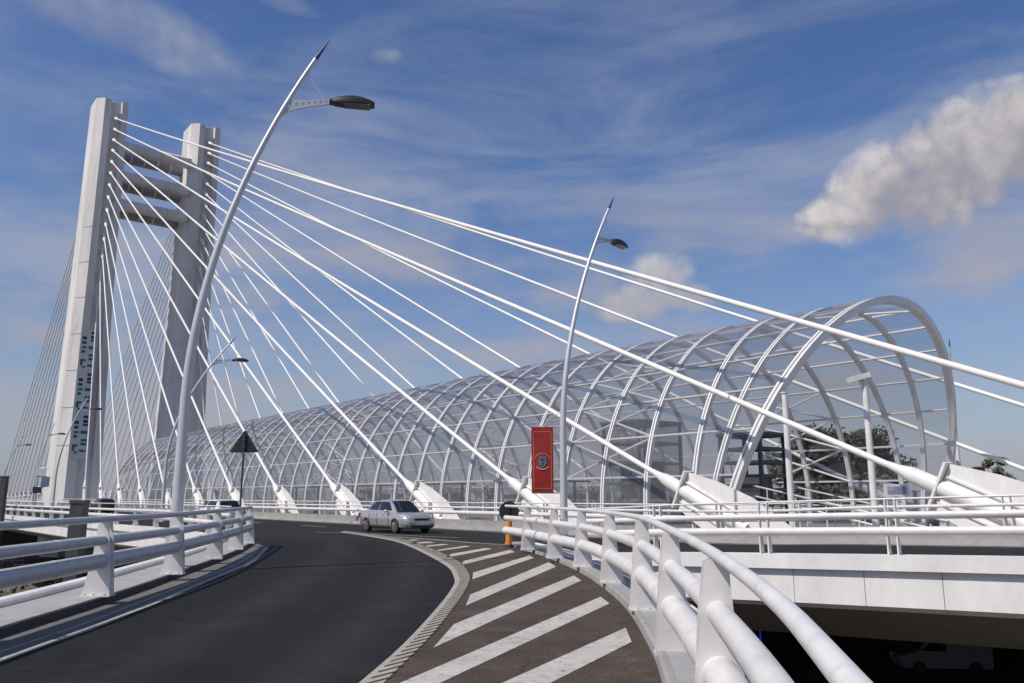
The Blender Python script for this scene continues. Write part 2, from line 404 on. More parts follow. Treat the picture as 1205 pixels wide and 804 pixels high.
base = cloud(base, [(335, 4, 40, 10, -8)], (335, 4, 0, 15), .3, (-.4, 1.2), lit=(4.6, 4.8, 5.3), shade=(3.3, 3.5, 4.3))
Lk.new(base, bg.inputs['Color'])

sd = bpy.data.lights.new('sun', 'SUN'); sd.energy = 3.9; sd.angle = math.radians(.55); sd.color = (1, .93, .845)
so = bpy.data.objects.new('sun', sd); COL.objects.link(so)
so.rotation_euler = (-sun_dir).to_track_quat('-Z', 'Y').to_euler()
scene.view_settings.view_transform = 'Standard'; scene.view_settings.look = 'None'
scene.view_settings.exposure = 0; scene.view_settings.gamma = 1
scene.cycles.max_bounces = 8; scene.cycles.transparent_max_bounces = 24; scene.cycles.use_denoising = True

# ------------------------------------------------------------------ ground
ZG = -9.0
mb = MB(); mb.quad([(-4000, -4000, ZG), (4000, -4000, ZG), (4000, 4000, ZG), (-4000, 4000, ZG)])
struct(mb, 'ground', DIRT)

# ------------------------------------------------------------------ main deck
EDGE = [(18.4, -90), (18.3, -20), (18.2, 2), (17.9, 6.5), (16.2, 14.3), (15.3, 19.0), (11.5, 28.6), (11.7, 35.2), (12.2, 45), (11.4, 57.5), (10.4, 88), (9.5, 120), (9, 160), (9, 340)]
EP = catmull([Vector((n, s, 0)) for n, s in EDGE], 1.2)
EP = [(p.x, p.y) for p in EP]
def edge_at(s):
    for i in range(1, len(EP)):
        if EP[i][1] >= s:
            (n0, s0), (n1, s1) = EP[i - 1], EP[i]
            return n0 + (n1 - n0) * (s - s0) / (s1 - s0)
    return EP[-1][0]
ss = [-90 + 2 * i for i in range(216)]
NF = 24.0
mb = MB()
rows = [[mb.bm.verts.new(ns(n, s, zroad(s) - .004)) for n in (edge_at(s) + .3, edge_at(s) * .5 + NF * .5, NF + .1)] for s in ss]
for i in range(len(rows) - 1):
    for j in range(2): mb.face([rows[i][j], rows[i][j + 1], rows[i + 1][j + 1], rows[i + 1][j]])
main_road = struct(mb, 'main_road', ASPM)
# line markings along the main road
mb = MB()
def strip(mb, path, w, lift=.004):
    mb.sweep(path, [(-w / 2, lift), (w / 2, lift)], closed=False)
strip(mb, [ns(NF - .55, s, zroad(s)) for s in ss[40:]], .14)
mb2 = MB()
for k in range(30): strip(mb2, [ns(20.2, 42 + k * 9 + t, zroad(42)) for t in (0, 1.5, 3)], .14)
mb.build('edge_line', MARK, main_road); mb2.build('lane_line', MARK, main_road)
# slab under everything
mb = MB()
rings = []
for s in ss:
    e = edge_at(s); z = zroad(s)
    rings.append([ns(e + .34, s, z - .03), ns(e + .34, s, z - 1.12), ns(e + 1.0, s, z - 1.15), ns(e + 5.0, s, z - 2.35), ns(56, s, z - 2.35), ns(62, s, z - 1.0), ns(62, s, z - .02), ns(24, s, z - .03)])
mb.loft(rings)
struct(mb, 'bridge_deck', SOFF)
mb = MB()   # paved middle strip that carries the tramway, and the far carriageway
mb.sweep([ns(0, s, zroad(s)) for s in ss], [(24.7, .05), (48.6, .05)], closed=False)
struct(mb, 'tramway_paving', CONCD)
mb = MB(); mb.sweep([ns(0, s, zroad(s)) for s in ss], [(49.2, .004), (61.6, .004)], closed=False)
struct(mb, 'far_road', ASPM)
mb = MB()
for n in (NF, 48.6): mb.sweep([ns(n, s, zroad(s)) for s in ss], [(.1, -.02), (.0, .0), (.05, .16), (.35, .17), (.35, .46), (.7, .46), (.7, -.02)])
struct(mb, 'median_kerb', CONCD)
# near edge: coping and fascia panels, two runs either side of the slip-road mouth
def edge_path(s0, s1): return [ns(n, s, zroad(s)) for n, s in EP if s0 <= s <= s1]
runR = edge_path(-60, 18.6); runL = edge_path(30.6, 300)
def fascia(run):
    a = MB(); a.sweep(run, [(0, .05), (.5, .05), (.5, -.02), (.12, -.05), (.12, -.26), (0, -.27)])
    a.build('bridge_coping', WHITE)['kind'] = 'structure'
    b = MB(); L = arclen(run); d = 0
    while d < L[-1] - .3:                       # separate cladding sheets with open joints
        w = 1.55; pts = []
        for k in range(5):
            p, t = along(run, L, min(d + .007 + (w - .014) * k / 4, L[-1])); pts.append(p)
        b.sweep(pts, [(.13, -.262), (.16, -.262), (.2, -1.0), (.32, -1.12), (.3, -1.13), (.13, -1.02)])
        d += w
    b.build('bridge_fascia', WHITE)['kind'] = 'structure'
    k = MB(); d = .5
    while d < min(L[-1], 60):                   # coping bolts
        p, t = along(run, L, d); k.box(p + Vector((t.y, -t.x, 0)) * .06 + UP * .075, (.035, .035, .05)); d += 1.1
    k.build('coping_bolts', RAILG)['kind'] = 'structure'
fascia(runR); fascia(runL)

# ------------------------------------------------------------------ slip road (ramp)
LK = [(-6.6, -26), (-5.3, -14), (-4.95, -6), (-5.05, 0), (-5.35, 5), (-5.9, 9.9), (-6.13, 12.4), (-6.42, 14.9), (-6.88, 18.0), (-7.6, 22.8), (-8.5, 27.2), (-9.3, 30.2), (-10.6, 33)]
RK = [(-5.2, -18), (-2.6, -10), (-.7, -3), (.35, 1.5), (.92, 4.4), (1.31, 7.57), (1.48, 9.25), (1.66, 12.4), (1.62, 15.47), (1.43, 18.6), (.87, 23.05), (.15, 26.6), (-.25, 28.6)]
LKp = catmull(V3(LK, -1.6), .5); RKp = catmull(V3(RK, -1.6), .5)
LL, LR = arclen(LKp), arclen(RKp)
strip_pix_L = [(423, 804), (487, 746), (529, 697), (534, 679.5), (518, 662), (470, 639), (430, 631), (400, 626.5)]
strip_pix_R = [(452, 804), (515, 739), (550, 690), (550, 672), (529, 655), (480, 636), (437, 628.6), (405, 625.2)]
SLp = [gp(x, y, -1.6) for x, y in strip_pix_L]; SRp = [gp(x, y, -1.6) for x, y in strip_pix_R]
SLp = catmull([Vector((-2.6, -3, -1.6)), Vector((-1.75, 3, -1.6))] + SLp, .25); SRp = catmull([Vector((-2.2, -3, -1.6)), Vector((-1.4, 3, -1.6))] + SRp, .25)
def resample(path, n):
    L = arclen(path); return [along(path, L, L[-1] * k / (n - 1))[0] for k in range(n)]
n = 90
A = resample(LKp, n); B = resample(RKp, n)
mb = MB(); mb.loft([[A[i].lerp(B[i], q / 24) for q in range(25)] for i in range(n)], closed=False)
ramp_road = struct(mb, 'slip_road', ASPH)
at_ = ramp_road.data.attributes.new('wear', 'FLOAT', 'POINT')      # two tyre-worn bands along the running lane
for vi in range(len(ramp_road.data.vertices)):
    x_ = (vi % 25) / 24; far_ = min(1, (vi // 25) / n)
    c1, c2 = .20 + .16 * far_, .42 + .20 * far_
    at_.data[vi].value = max(math.exp(-((x_ - c1) / .055) ** 2), math.exp(-((x_ - c2) / .055) ** 2))
# older brown asphalt of the hatched area, from the rumble strip to the right kerb
cut = [p for p in RKp if p.y > -3]
C1 = resample(SRp, 60); C2 = resample(cut, 60)
mb = MB(); mb.loft([[a + UP * .004, b + UP * .004] for a, b in zip(C1, C2)], closed=False)
mb.build('hatched_area', ASPB, ramp_road)
r5 = lambda p: gp(400 + p[0] * 420 / 1205, 540 + p[1] * 264 / 757, -1.6)
BARS = [[(490, 785), (660, 785), (985, 620), (965, 572)], [(150, 782), (290, 782), (910, 490), (880, 467)], [(315, 640), (385, 560), (790, 395), (815, 412)],
        [(425, 497), (440, 460), (705, 350), (730, 365)], [(447, 408), (450, 385), (640, 327), (655, 335)], [(405, 360), (420, 345), (575, 308), (590, 316)],
        [(355, 335), (375, 322), (490, 302), (515, 305)], [(312, 315), (330, 308), (425, 294), (440, 297)], [(275, 300), (290, 293), (350, 288), (368, 290)],
        [(235, 288), (250, 283), (300, 280), (320, 284)], [(195, 278), (215, 275), (250, 273), (270, 276)]]
for q in BARS:
    mb = MB(); P = [r5(p) + UP * .008 for p in q]
    mb.quad(P); mb.build('hatch_bar', MARK, ramp_road)
# rumble strip edge line with raised ribs
mb = MB(); Ls = arclen(SLp)
R1 = resample(SLp, 80); R2 = resample(SRp, 80)
mb.loft([[a + UP * .008, b + UP * .008] for a, b in zip(R1, R2)], closed=False)
edge = mb.build('rumble_strip', MARKY, ramp_road)
mb = MB(); LS1, LS2 = arclen(SLp), arclen(SRp)
nb_ = 170
for k in range(nb_):
    f = (k + .5) / nb_
    a, t = along(SLp, LS1, LS1[-1] * f); b, _ = along(SRp, LS2, LS2[-1] * f)
    w = .055
    a2 = a.lerp(b, .3); b2 = b.lerp(a, -.12)
    d = t * w
    mb.loft([[a2 - d + UP * .012, b2 - d + UP * .012], [a2 + d * .2 + UP * .012, b2 + d * .2 + UP * .012]], closed=False)
mb.build('rumble_gap', ASPB, edge)
# outer line of the hatched area and far-side give-way line
mb = MB()
strip(mb, [r5(p) for p in ((150, 262), (250, 268), (350, 276), (450, 284), (560, 291), (600, 294))], .16, .008)
strip(mb, [gp(x, y, -1.6) for x, y in ((370, 626.5), (400, 627.2), (440, 628.6), (490, 631), (540, 633.2))], .14, .008)
mb.build('gore_line', MARKY, ramp_road)
# left edge line, thin second strip painting light between rail shadows, dusty gutter
ELp = [gp(x, y, -1.6) for x, y in ((0, 778), (104.5, 741), (174, 713), (244, 684), (296, 661), (315, 644))]
ELp = catmull([Vector((-4.3, -6, -1.6)), Vector((-4.45, 2, -1.6))] + ELp, .5)
mb = MB(); strip(mb, ELp, .11, .008); strip(mb, [p + Vector((-.24, .0, 0)) for p in ELp], .05, .008); mb.build('edge_line', GUTL, ramp_road)
mb = MB(); G1 = resample([p for p in LKp if -6 < p.y < 30], 50); G2 = resample(ELp, 50)
mb.loft([[a + UP * .004, b + UP * .004] for a, b in zip(G1, G2)], closed=False); mb.build('gutter_dust', DUST, ramp_road)
# kerbs, walkways and the slab edge
mb = MB(); mb.sweep(LKp, [(.0, -.03), (-.012, .105), (-.03, .118), (-.06, .118), (-.06, -.03)]); struct(mb, 'left_kerb', KERB)
mb = MB(); mb.sweep(LKp, [(-.062, -.03), (-.062, .1185), (-.92, .1185), (-.92, -.03)]); struct(mb, 'left_walkway', WALK)
mb = MB(); mb.sweep(LKp, [(-.922, -1.0), (-.922, .18), (-.96, .21), (-1.14, .21), (-1.17, .18), (-1.17, -1.0)]); struct(mb, 'left_deck_edge', WHITE)
mb = MB(); mb.sweep(RKp, [(.0, -.03), (.015, .09), (.05, .105), (.1, .105), (.1, -.03)]); struct(mb, 'right_kerb', CONCD)
mb = MB(); mb.sweep(RKp, [(.102, -.03), (.102, .1), (.72, .1), (.72, -.03)]); struct(mb, 'right_walkway', WALK)
mb = MB(); mb.sweep(RKp, [(.722, -.9), (.722, .1), (.74, .13), (.86, .13), (.88, .1), (.88, -.9)]); struct(mb, 'right_deck_edge', WHITE)
mb = MB(); rings = []
for i in range(n):
    a, b = A[i], B[i]; d = (a - b).normalized()
    rings.append([a + d * .9 - UP * .04, a + d * 1.0 - UP * .95, a.lerp(b, .3) - UP * 1.7, a.lerp(b, .7) - UP * 1.7, b - d * .75 - UP * .85, b - d * .7 - UP * .04])
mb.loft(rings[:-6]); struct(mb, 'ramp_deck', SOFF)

# ------------------------------------------------------------------ guardrails
def rails_thing(label, path, posts, dz, rad, post_fn, mrail, mpost, loc, name='guardrail', seg=14, group='white tubular guardrails'):
    t = thing(name, loc, label, 'guardrail', group)
    for z, r in zip(dz, rad):
        mb = MB(); mb.tube([p + UP * z for p in path], r, seg); rl = mb.build('rail', mrail, t, True)
        if seg > 20:
            Lq = arclen(path); dq = 2.0
            while dq < Lq[-1] - .2:            # welded joints between rail lengths
                a_, t_ = along(path, Lq, dq); mb = MB(); mb.tube([a_ - t_ * .012 + UP * z, a_ + t_ * .012 + UP * z], r + .0035, seg); dq += 5.9
                mb.build('weld_seam', RAILW, rl, True)
    for (p, d) in posts:
        mb = MB(); post_fn(mb, p, d); mb.build('post', mpost, t)
    return t
def ramp_post(side, H, zr, rr):
    def fn(mb, p, d):                          # two parallel fin plates joined by a small foot plate
        d = Vector((d.x, d.y, 0)).normalized(); o = Vector((d.y, -d.x, 0)) * side
        prof = [(-.18, 0), (.24, 0), (.19, .22), (.115, H * .55), (.075, H - .02), (.02, H + .01), (-.07, H - .03), (-.115, H * .7), (-.16, .3)]
        for k in (-.075, .075): mb.prism(prof, p + d * k, o, UP, d, .022)
        mb.box(p + UP * .012 + o * .03, (.44, .26, .024), o, d)
        for q in (-.1, .06, .19):
            for k in (-.105, .105): mb.box(p + o * q + d * k + UP * .034, (.03, .03, .024), o, d)
    return fn
GR = catmull(V3([(-4.6, -18), (-1.9, -9), (.1, -1.3), (.80, 2.03), (1.11, 3.7), (1.41, 6.1), (1.62, 8.6), (1.78, 11.5), (1.76, 15.06), (1.54, 18.45), (1.06, 21.03), (.45, 24.3), (.1, 25.6), (-.2, 26.6)], -1.5), .4)
for p in GR: p.z -= .0165 * max(0, 11.5 - max(p.y, -2))
Lg = arclen(GR)
def near_y(path, y):
    i = min(range(len(path) - 1), key=lambda k: abs(path[k].y - y)); return path[i], (path[i + 1] - path[i])
rails_thing('white curved guardrail with thick pipe rails beside the hatched road area', GR, [near_y(GR, y) for y in (-9.5, -5.4, -1.5, 2.2, 5.5, 8.4, 11.5, 15.06, 18.45, 21.03, 24.3)],
            (.46, .85, 1.22), (.122, .078, .040), ramp_post(1, 1.2, 0, 0), RAILW, RAILW, (1.76, 15, -1.5), seg=24)
GL = catmull(V3([(-6.9, -26), (-5.6, -14), (-5.25, -6), (-5.35, 0), (-5.75, 6), (-6.27, 12.9), (-6.6, 16.5), (-7.24, 20.5), (-7.9, 24.1), (-8.4, 26.6), (-8.65, 27.6)], -1.48), .4)
Lg = arclen(GL)
rails_thing('grey railed guardrail with white fin posts along the left walkway', GL, [near_y(GL, y) for y in (-5, -1.4, 2.2, 5.8, 9.35, 12.9, 16.5, 20.5, 24.1, 26.9)],
            (.52, .83, 1.145), (.12, .078, .05), ramp_post(-1, 1.13, 0, 0), RAILG, RAILW, (-6.3, 12.9, -1.48), seg=24)
def thin_post(H):
    def fn(mb, p, d):
        d = Vector((d.x, d.y, 0)).normalized(); o = Vector((d.y, -d.x, 0))
        for k in (-.1, .1):
            mb.prism([(-.03, 0), (.22, 0), (.1, .5), (.05, H), (-.03, H)], p + d * k, o, UP, d, .03)
    return fn
def posts_on(path, first, step, lim=95):
    L = arclen(path); d = first; out = []
    while d < L[-1] and len(out) < lim: out.append(along(path, L, d)); d += step
    return out
def shifted(run, off, dz):
    out = []
    for i, p in enumerate(run):
        d = run[min(i + 1, len(run) - 1)] - run[max(i - 1, 0)]; d.z = 0; d.normalize()
        out.append(p + Vector((d.y, -d.x, 0)) * off + UP * dz)
    return out
pr = shifted([p for p in runR if AX.dot(p) > -25], .2, .05)
Lp = arclen(pr)
def pix_x(p): return 602.5 + F * p.x / (p.y * CP + p.z * SP)
iR = min(range(len(pr)), key=lambda i: abs(pix_x(pr[i]) - 914) if pr[i].y > 4 else 1e9)
rails_thing('white guardrail with paired flat posts on the bridge edge above the underpass', pr, posts_on(pr, Lp[iR] % 2.85, 2.85),
            (.50, .84, 1.18), (.095, .07, .022), thin_post(1.18), RAILW, RAILW, pr[iR])
pl = shifted([p for p in runL if AX.dot(p) > 31.5], .2, .05)
rails_thing('white guardrail on the far bridge edge left of the slip road mouth', pl, posts_on(pl, .6, 3.2),
            (.50, .84, 1.18), (.1, .07, .025), thin_post(1.18), RAILW, RAILW, pl[0])
pf = [ns(NF + .45, s, zroad(s) + .46) for s in ss if -30 <= s <= 250]
rails_thing('white guardrail with thick lower pipe between the road and the cable anchors', pf, posts_on(pf, 1, 3.2),
            (.36, .62, .86), (.10, .05, .028), thin_post(.86), RAILW, RAILW, ns(NF + .45, 30, -1.1))
pb = [ns(49.1, s, zroad(s) + .46) for s in ss if -30 <= s <= 160]
rails_thing('white guardrail behind the glass tunnel along the far road', pb, posts_on(pb, 1, 3.2),
            (.36, .62, .86), (.10, .05, .028), thin_post(.86), RAILW, RAILW, ns(49, 30, -1.1))

# ------------------------------------------------------------------ pylon
LEGL = Vector((-70.4, 132.4, 0)); LEGR = LEGL + NX * 15.9
pyl = thing('bridge_pylon', LEGL + UP * ZG, 'tall pale concrete pylon of two legs joined by crossbeams near the top', 'pylon')
SEC = [(-2.5, 3.2), (-2.5, -1.6), (-1.3, -3.2), (-.25, -3.2), (-.1, -2.5), (1.45, -2.5), (1.6, -3.2), (2.6, -3.2), (2.6, 3.2)]
for base in (LEGL, LEGR):
    mb = MB(); rings = []
    for z, k in ((ZG, 1.34), (-1, 1.3), (12, 1.2), (26, 1.1), (40, 1.03), (55, .98), (66.5, .95)):
        rings.append([base + NX * (x * k) + AX * (y * k) + UP * z for x, y in SEC])
    rings.append([base + NX * (x * .95) + AX * (y * .95) + UP * (67.0 + .12 * abs(x)) for x, y in SEC])
    mb.loft(rings)
    lg = mb.build('leg', CONC, pyl)
    for z in (8, 14, 20, 26, 32, 38, 44, 50, 56, 62):     # casting joints, shallow bands standing a little proud
        k = 1.3 - .35 * min(1, z / 55); mb = MB()
        mb.loft([[base + NX * (x * (k + .012)) + AX * (y * (k + .012)) + UP * zz for x, y in ((-2.5, -1.6), (-1.3, -3.2), (-.25, -3.2))] for zz in (z, z + .12)], closed=False)
        mb.build('casting_joint', CONC, lg)
    mb = MB(); mb.tube([base + AX * -1 + NX * -.9 + UP * 67, base + AX * -1 + NX * -.9 + UP * 68.6], .05, 6); mb.build('lightning_rod', DARKG, lg)
for z in (59.3, 54.0, 49.0):
    for a in (-2.2, 2.3):
        mb = MB(); p = LEGL + AX * a + NX * 2.4 + UP * z; q = LEGR + AX * a - NX * 2.3 + UP * z
        oct_ = [(-1.0, -.45), (-.7, -.8), (.7, -.8), (1.0, -.45), (1.0, .45), (.7, .8), (-.7, .8), (-1.0, .45)]
        mb.loft([[o + AX * (x * kk) + UP * (y * kk) for x, y in oct_] for o, kk in ((p, 1.12), (p.lerp(q, .1), 1.0), (q.lerp(p, .1), 1.0), (q, 1.12))])
        cbm = mb.build('cross_beam', CONC if a < 0 else CONCD, pyl)  # rear beams take darker concrete, their shade put into the colour
        for f in (.2, .4, .6, .8):
            mb = MB(); o = p.lerp(q, f); mb.loft([[o + NX * dx + AX * (x * 1.05) + UP * (y * 1.06) for x, y in oct_] for dx in (-.12, .12)]); mb.build('joint_band', CONC, cbm)
# banner with lettering that reads up the leg
tb = thing('tower_banner', LEGL - AX * 4.0 + UP * 6, 'long narrow white banner with green and navy lettering on near pylon leg', 'banner')
def tower_pt(n, z): 
    k = 1.28 - .3 * min(1, z / 50); return LEGL + NX * n + AX * (-3.2 * k - .14) + UP * z
mb = MB()
def slab(mb, n0, n1, z0, z1, out=0., skew=0.):
    p = [tower_pt(n0, z0), tower_pt(n1, z0), tower_pt(n1, z1), tower_pt(n0, z1)]
    f = [a - AX * (.04 + out) for a in p]
    mb.loft([p, f])
slab(mb, -1.4, .95, 5.8, 26.6); mb.build('cloth', BANNERW, tb)
for k in range(3):
    z = 26.3 - k * 6.8
    for n0, n1, dz, h, g in ((.0, .75, .0, .45, 0), (.0, .75, .7, .45, 0), (.0, .75, 1.3, .35, 0), (-1.2, -.6, .9, .5, 0), (-1.2, -.6, 1.7, .4, 0), (-.2, .75, 2.4, .5, 1), (-1.2, -.5, 2.5, .35, 1), (-1.2, -.7, 3.1, .5, 1),
                             (-.1, .75, 3.7, .4, 1), (-.1, .75, 4.3, .4, 1), (-1.25, -.5, 4.6, .35, 1), (-1.25, -.9, 4.9, .7, 1), (-.2, .6, 5.4, .35, 1), (-.95, -.5, 5.7, .3, 1)):
        mb = MB(); slab(mb, n0, n1, z - dz - h, z - dz, .03); mb.build('letter_stroke', GREEN if g else NAVY, tb)

# ------------------------------------------------------------------ stay cables and anchors
def anchor(cap, d, L, label, group):
    # d: unit vector from the cap down to the deck; one leaf-shaped web plate in the cable plane with the socket tube through it
    across = d.cross(UP).normalized(); up = across.cross(d).normalized()
    if up.z < 0: up = -up
    t = thing('cable_anchor', cap + d * L, label, 'cable anchor', group)
    k = 1.1 + min(.5, max(0, (L - 4.2) * .45)); g = .5 + .5 * k
    prof = [(.62, -.60), (.62, .62), (1.5, .82), (2.6, .93), (3.8, .74), (5.0, .26), (6.0, -.28), (6.1, -.8), (5.6, -1.1), (4.3, -1.0), (2.6, -.86), (1.2, -.70)]
    mb = MB(); mb.prism([(x * k, y * g) for x, y in prof], cap, d, up, across, .10); mb.build('web_plate', WHITE, t)
    mb = MB(); mb.tube([cap + d * x for x in (-.9, -.5, -.1, .05, .10, 2.75 * k, 2.76 * k)], [.115, .15, .245, .26, .27, .27, .2], 20)
    mb.build('socket_tube', WHITE, t, True)
    mb = MB(); mb.prism([(-.29, -.62 * g), (.29, -.62 * g), (.29, .64 * g), (-.29, .64 * g)], cap + d * .57 * k, across, up, d, .08); mb.build('end_plate', WHITE, t)
    mb = MB(); mb.prism([(-.22, -.4), (.22, -.4), (.22, .4), (-.22, .4)], cap + d * 2.6 * k, across, up, d, .05); mb.build('end_plate', WHITE, t)
    for y in (-.46, .40):
        mb = MB(); mb.prism([(.64 * k, y - .03), (2.46 * k, y - .03), (2.46 * k, y + .03), (.64 * k, y + .03)], cap, d, up, across, .24); mb.build('flange', WHITE, t)
    mb = MB(); mb.tube([cap + d * x for x in (2.77 * k, 3.05 * k)], .17, 14); mb.build('socket_nut', DARKG, t, True)
def stay(top, cap, label, group, r, m, collar_m, n=10):
    mb = MB(); mid = [top.lerp(cap, f) - UP * (.010 * (top - cap).length * f * (1 - f)) for f in [i / 12 for i in range(13)]]
    mb.tube(mid, r, n)
    o = mb.build('stay_cable', m, None, True, loc=cap); tag(o, label, 'stay cable', group)
    d = (cap - top).normalized()
    mb = MB(); mb.tube([top - d * .5, top + d * .2, top + d * 1.5, top + d * 1.9], [.34, .34, .26, r], 10)
    mb.build('collar', collar_m, o, True)
ztop = [64.0, 62.0, 60.1, 58.2, 56.2, 54.2, 52.1, 50.0, 47.8, 45.4, 43.0, 40.2, 36.5, 32.0]
NEAR, FAR = 26.8, 46.6
for plane, nn, leg, s0 in (('near', NEAR, LEGL, 2.6), ('far', FAR, LEGR, 4.9)):
    for i in range(14):
        sc_ = s0 + 10.4 * i + (1.9 if plane == 'far' and i == 0 else 0)                      # where the cap stands along the deck
        top = leg - AX * 2.6 + NX * .65 + UP * ztop[i]
        L = 5.2; sf = sc_ - L * .8
        for it in range(8):
            foot = ns(nn, sf, -1.85 if i else -2.3); d = (foot - top).normalized()
            L = max(3.9, 2.55 / abs(d.z)); sf = sc_ + AX.dot(d) * L
        cap = foot - d * L
        lab = 'white stay cable, %s from the top of the %s pylon leg, running right' % (ORD[i], plane)
        stay(top, cap, lab, 'stay cables of the %s plane' % plane, .115, CABLE, CABLE)
        anchor(cap, d, L, 'white finned anchor of the %s cable from the top, %s' % (ORD[i], 'near plane' if plane == 'near' else 'behind the glass tunnel'), 'cable anchors of the %s plane' % plane)
for plane, nn, leg in (('near', NEAR, LEGL), ('far', 43.0, LEGR)):
    for i in range(14):
        sf = 235 - 5.6 * i
        top = leg + AX * 2.8 + NX * .6 + UP * ztop[i]
        foot = ns(nn, sf, -1.6); d = (foot - top).normalized(); cap = foot - d * 3.6
        stay(top, cap, 'grey back stay, %s from the top behind the %s pylon leg' % (ORD[i], plane), 'back stays of the %s plane' % plane, .10, CABLEG, CABLEG, 8)
        anchor(cap, d, 3.81, 'small white anchor of the %s back stay behind the %s pylon leg' % (ORD[i], plane), 'back stay anchors of the %s plane' % plane)

# ------------------------------------------------------------------ glass tunnel over the tram stop
CN, CZ, HW, HH = 36.7, -.5, 8.8, 9.45
tun = thing('glass_tunnel', ns(CN, 70, -1.6), 'long white ribbed glass tunnel over the tram stop behind the cables', 'glass tunnel')
def sect(th, off=0.): return CN - (HW + off) * math.cos(th), CZ + (HH + off) * math.sin(th)
TH0 = math.radians(-7); TH1 = math.pi - TH0
S_REG = [25.6 + 2.78 * k for k in range(37)]
def rib_s(kind, th):
    if kind >= 0: return S_REG[kind]
    nearf, farf, top = {-1: (22.9, 22.6, 22.6), -2: (22.0, 21.6, 20.0), -3: (21.2, 20.5, 17.6)}[kind]
    w = max(0, math.sin(th)); f = (1 - math.cos(th)) / 2
    return (nearf + (farf - nearf) * f) * (1 - w) + top * w
def rib_mesh(kind, wide, deep):
    mb = MB(); M = 48
    ths = [TH0 + (TH1 - TH0) * i / M for i in range(M + 1)]
    # two flanges with a recessed web
    for (a0, a1, d0, d1) in ((-wide / 2, -wide / 6, 0, -deep), (wide / 6, wide / 2, 0, -deep), (-wide / 6 + .002, wide / 6 - .002, -.05, -deep + .02)):
        rings = []
        for th in ths:
            s = rib_s(kind, th); r = []
            for a, dd in ((a0, d0), (a1, d0), (a1, d1), (a0, d1)):
                n_, z_ = sect(th, dd + .06); r.append(ns(n_, s + a, z_))
            rings.append(r)
        mb.loft(rings)
    mb.build('rib', RIBW, tun, True, angle=30)
for k in range(-3, 37): rib_mesh(k, .23 if k > -3 else .34, .20 if k > -3 else .34)
PTH = [math.radians(8.5 + 11.64 * i) for i in range(15)]
order = [-3, -2, -1] + list(range(37))
for th in PTH:
    mb = MB(); n_, z_ = sect(th, -.02)
    mb.bar(ns(n_, rib_s(-3, th) + .1, z_), ns(n_, S_REG[-1], z_), .085, .085, up=Vector((NX.x * math.cos(th) * -1, NX.y * math.cos(th) * -1, math.sin(th))))
    mb.build('purlin', RIBW, tun)
# glazing: one thin sheet, broken into panes
mb = MB(); gth = [TH0 + (TH1 - TH0) * i / 44 for i in range(45)]
grid = []
for k in order:
    grid.append([mb.bm.verts.new(ns(*[(lambda q: (q[0], rib_s(k, th), q[1]))(sect(th, .05))][0])) for th in gth])
for i in range(len(grid) - 1):
    for j in range(len(gth) - 1): mb.face([grid[i][j], grid[i + 1][j], grid[i + 1][j + 1], grid[i][j + 1]])
mb.build('glazing', TUBEGLASS, tun, True)
def brace(k0, t0, k1, t1):
    mb = MB(); M = 6; pts = []
    for i in range(M + 1):
        f = i / M; th = PTH[t0] + (PTH[t1] - PTH[t0]) * f; s = S_REG[k0] + (S_REG[k1] - S_REG[k0]) * f if k0 >= 0 and k1 >= 0 else rib_s(k0, th) * (1 - f) + rib_s(k1, th) * f
        n_, z_ = sect(th, -.12); pts.append(ns(n_, s, z_))
    mb.tube(pts, .06, 8); mb.build('brace', RIBW, tun, True)
for k in (0, 11, 22, 33):
    for r in (0, 1, 2, 3):
        brace(k, r, k + 2, r + 1) if r % 2 == 0 else brace(k + 2, r, k, r + 1)
        brace(k + 2, r, k, r + 1) if r % 2 == 0 else brace(k, r, k + 2, r + 1)
    for r in (14, 13, 12):
        brace(k, r, k + 2, r - 1); brace(k + 2, r, k, r - 1)
brace(-3, 6, -2, 7); brace(-3, 8, -1, 7)

# lift frames inside the tunnel
def frame_tower(name, c, w, dpt, h, m, label, levels, gl=None):
    t = thing(name, c, label, 'lift shaft')
    mb = MB()
    for i in (-1, 1):
        for j in (-1, 1): mb.bar(c + NX * (i * w / 2) + AX * (j * dpt / 2), c + NX * (i * w / 2) + AX * (j * dpt / 2) + UP * h, .16, .16, up=AX)
    mb.build('corner_post', m, t)
    mb = MB()
    for l in range(levels + 1):
        z = h * l / levels
        P = [c + NX * (i * w / 2) + AX * (j * dpt / 2) + UP * z for i, j in ((-1, -1), (1, -1), (1, 1), (-1, 1))]
        for q in range(4): mb.bar(P[q], P[(q + 1) % 4], .12, .14)
    mb.build('cross_bar', m, t)
    mb = MB(); mb.box(c + UP * (h + .06), (w + .3, dpt + .3, .14), NX, AX); mb.build('roof', m, t)
    mb = MB()
    mb.box(c + UP * h * .42, (w * .55, dpt * .6, h * .34), NX, AX); mb.build('lift_car', STEELD, t)
    if gl:
        mb = MB()
        P = [c + NX * (i * w / 2 * .99) + AX * (j * dpt / 2 * .99) for i, j in ((-1, -1), (1, -1), (1, 1), (-1, 1))]
        for q in range(4): mb.quad([P[q], P[(q + 1) % 4], P[(q + 1) % 4] + UP * h, P[q] + UP * h])
        mb.build('glass_wall', gl, t)
frame_tower('lift_frame', ns(33.2, 23.6, -1.55), 1.9, 2.2, 4.4, DARKG, 'dark open steel lift frame inside the mouth of the glass tunnel', 7)
frame_tower('glass_lift', ns(36.3, 33.5, -1.55), 3.6, 2.8, 5.8, STEELD, 'large glass lift house standing inside the tunnel behind the cables', 5, CLEARGLASS)
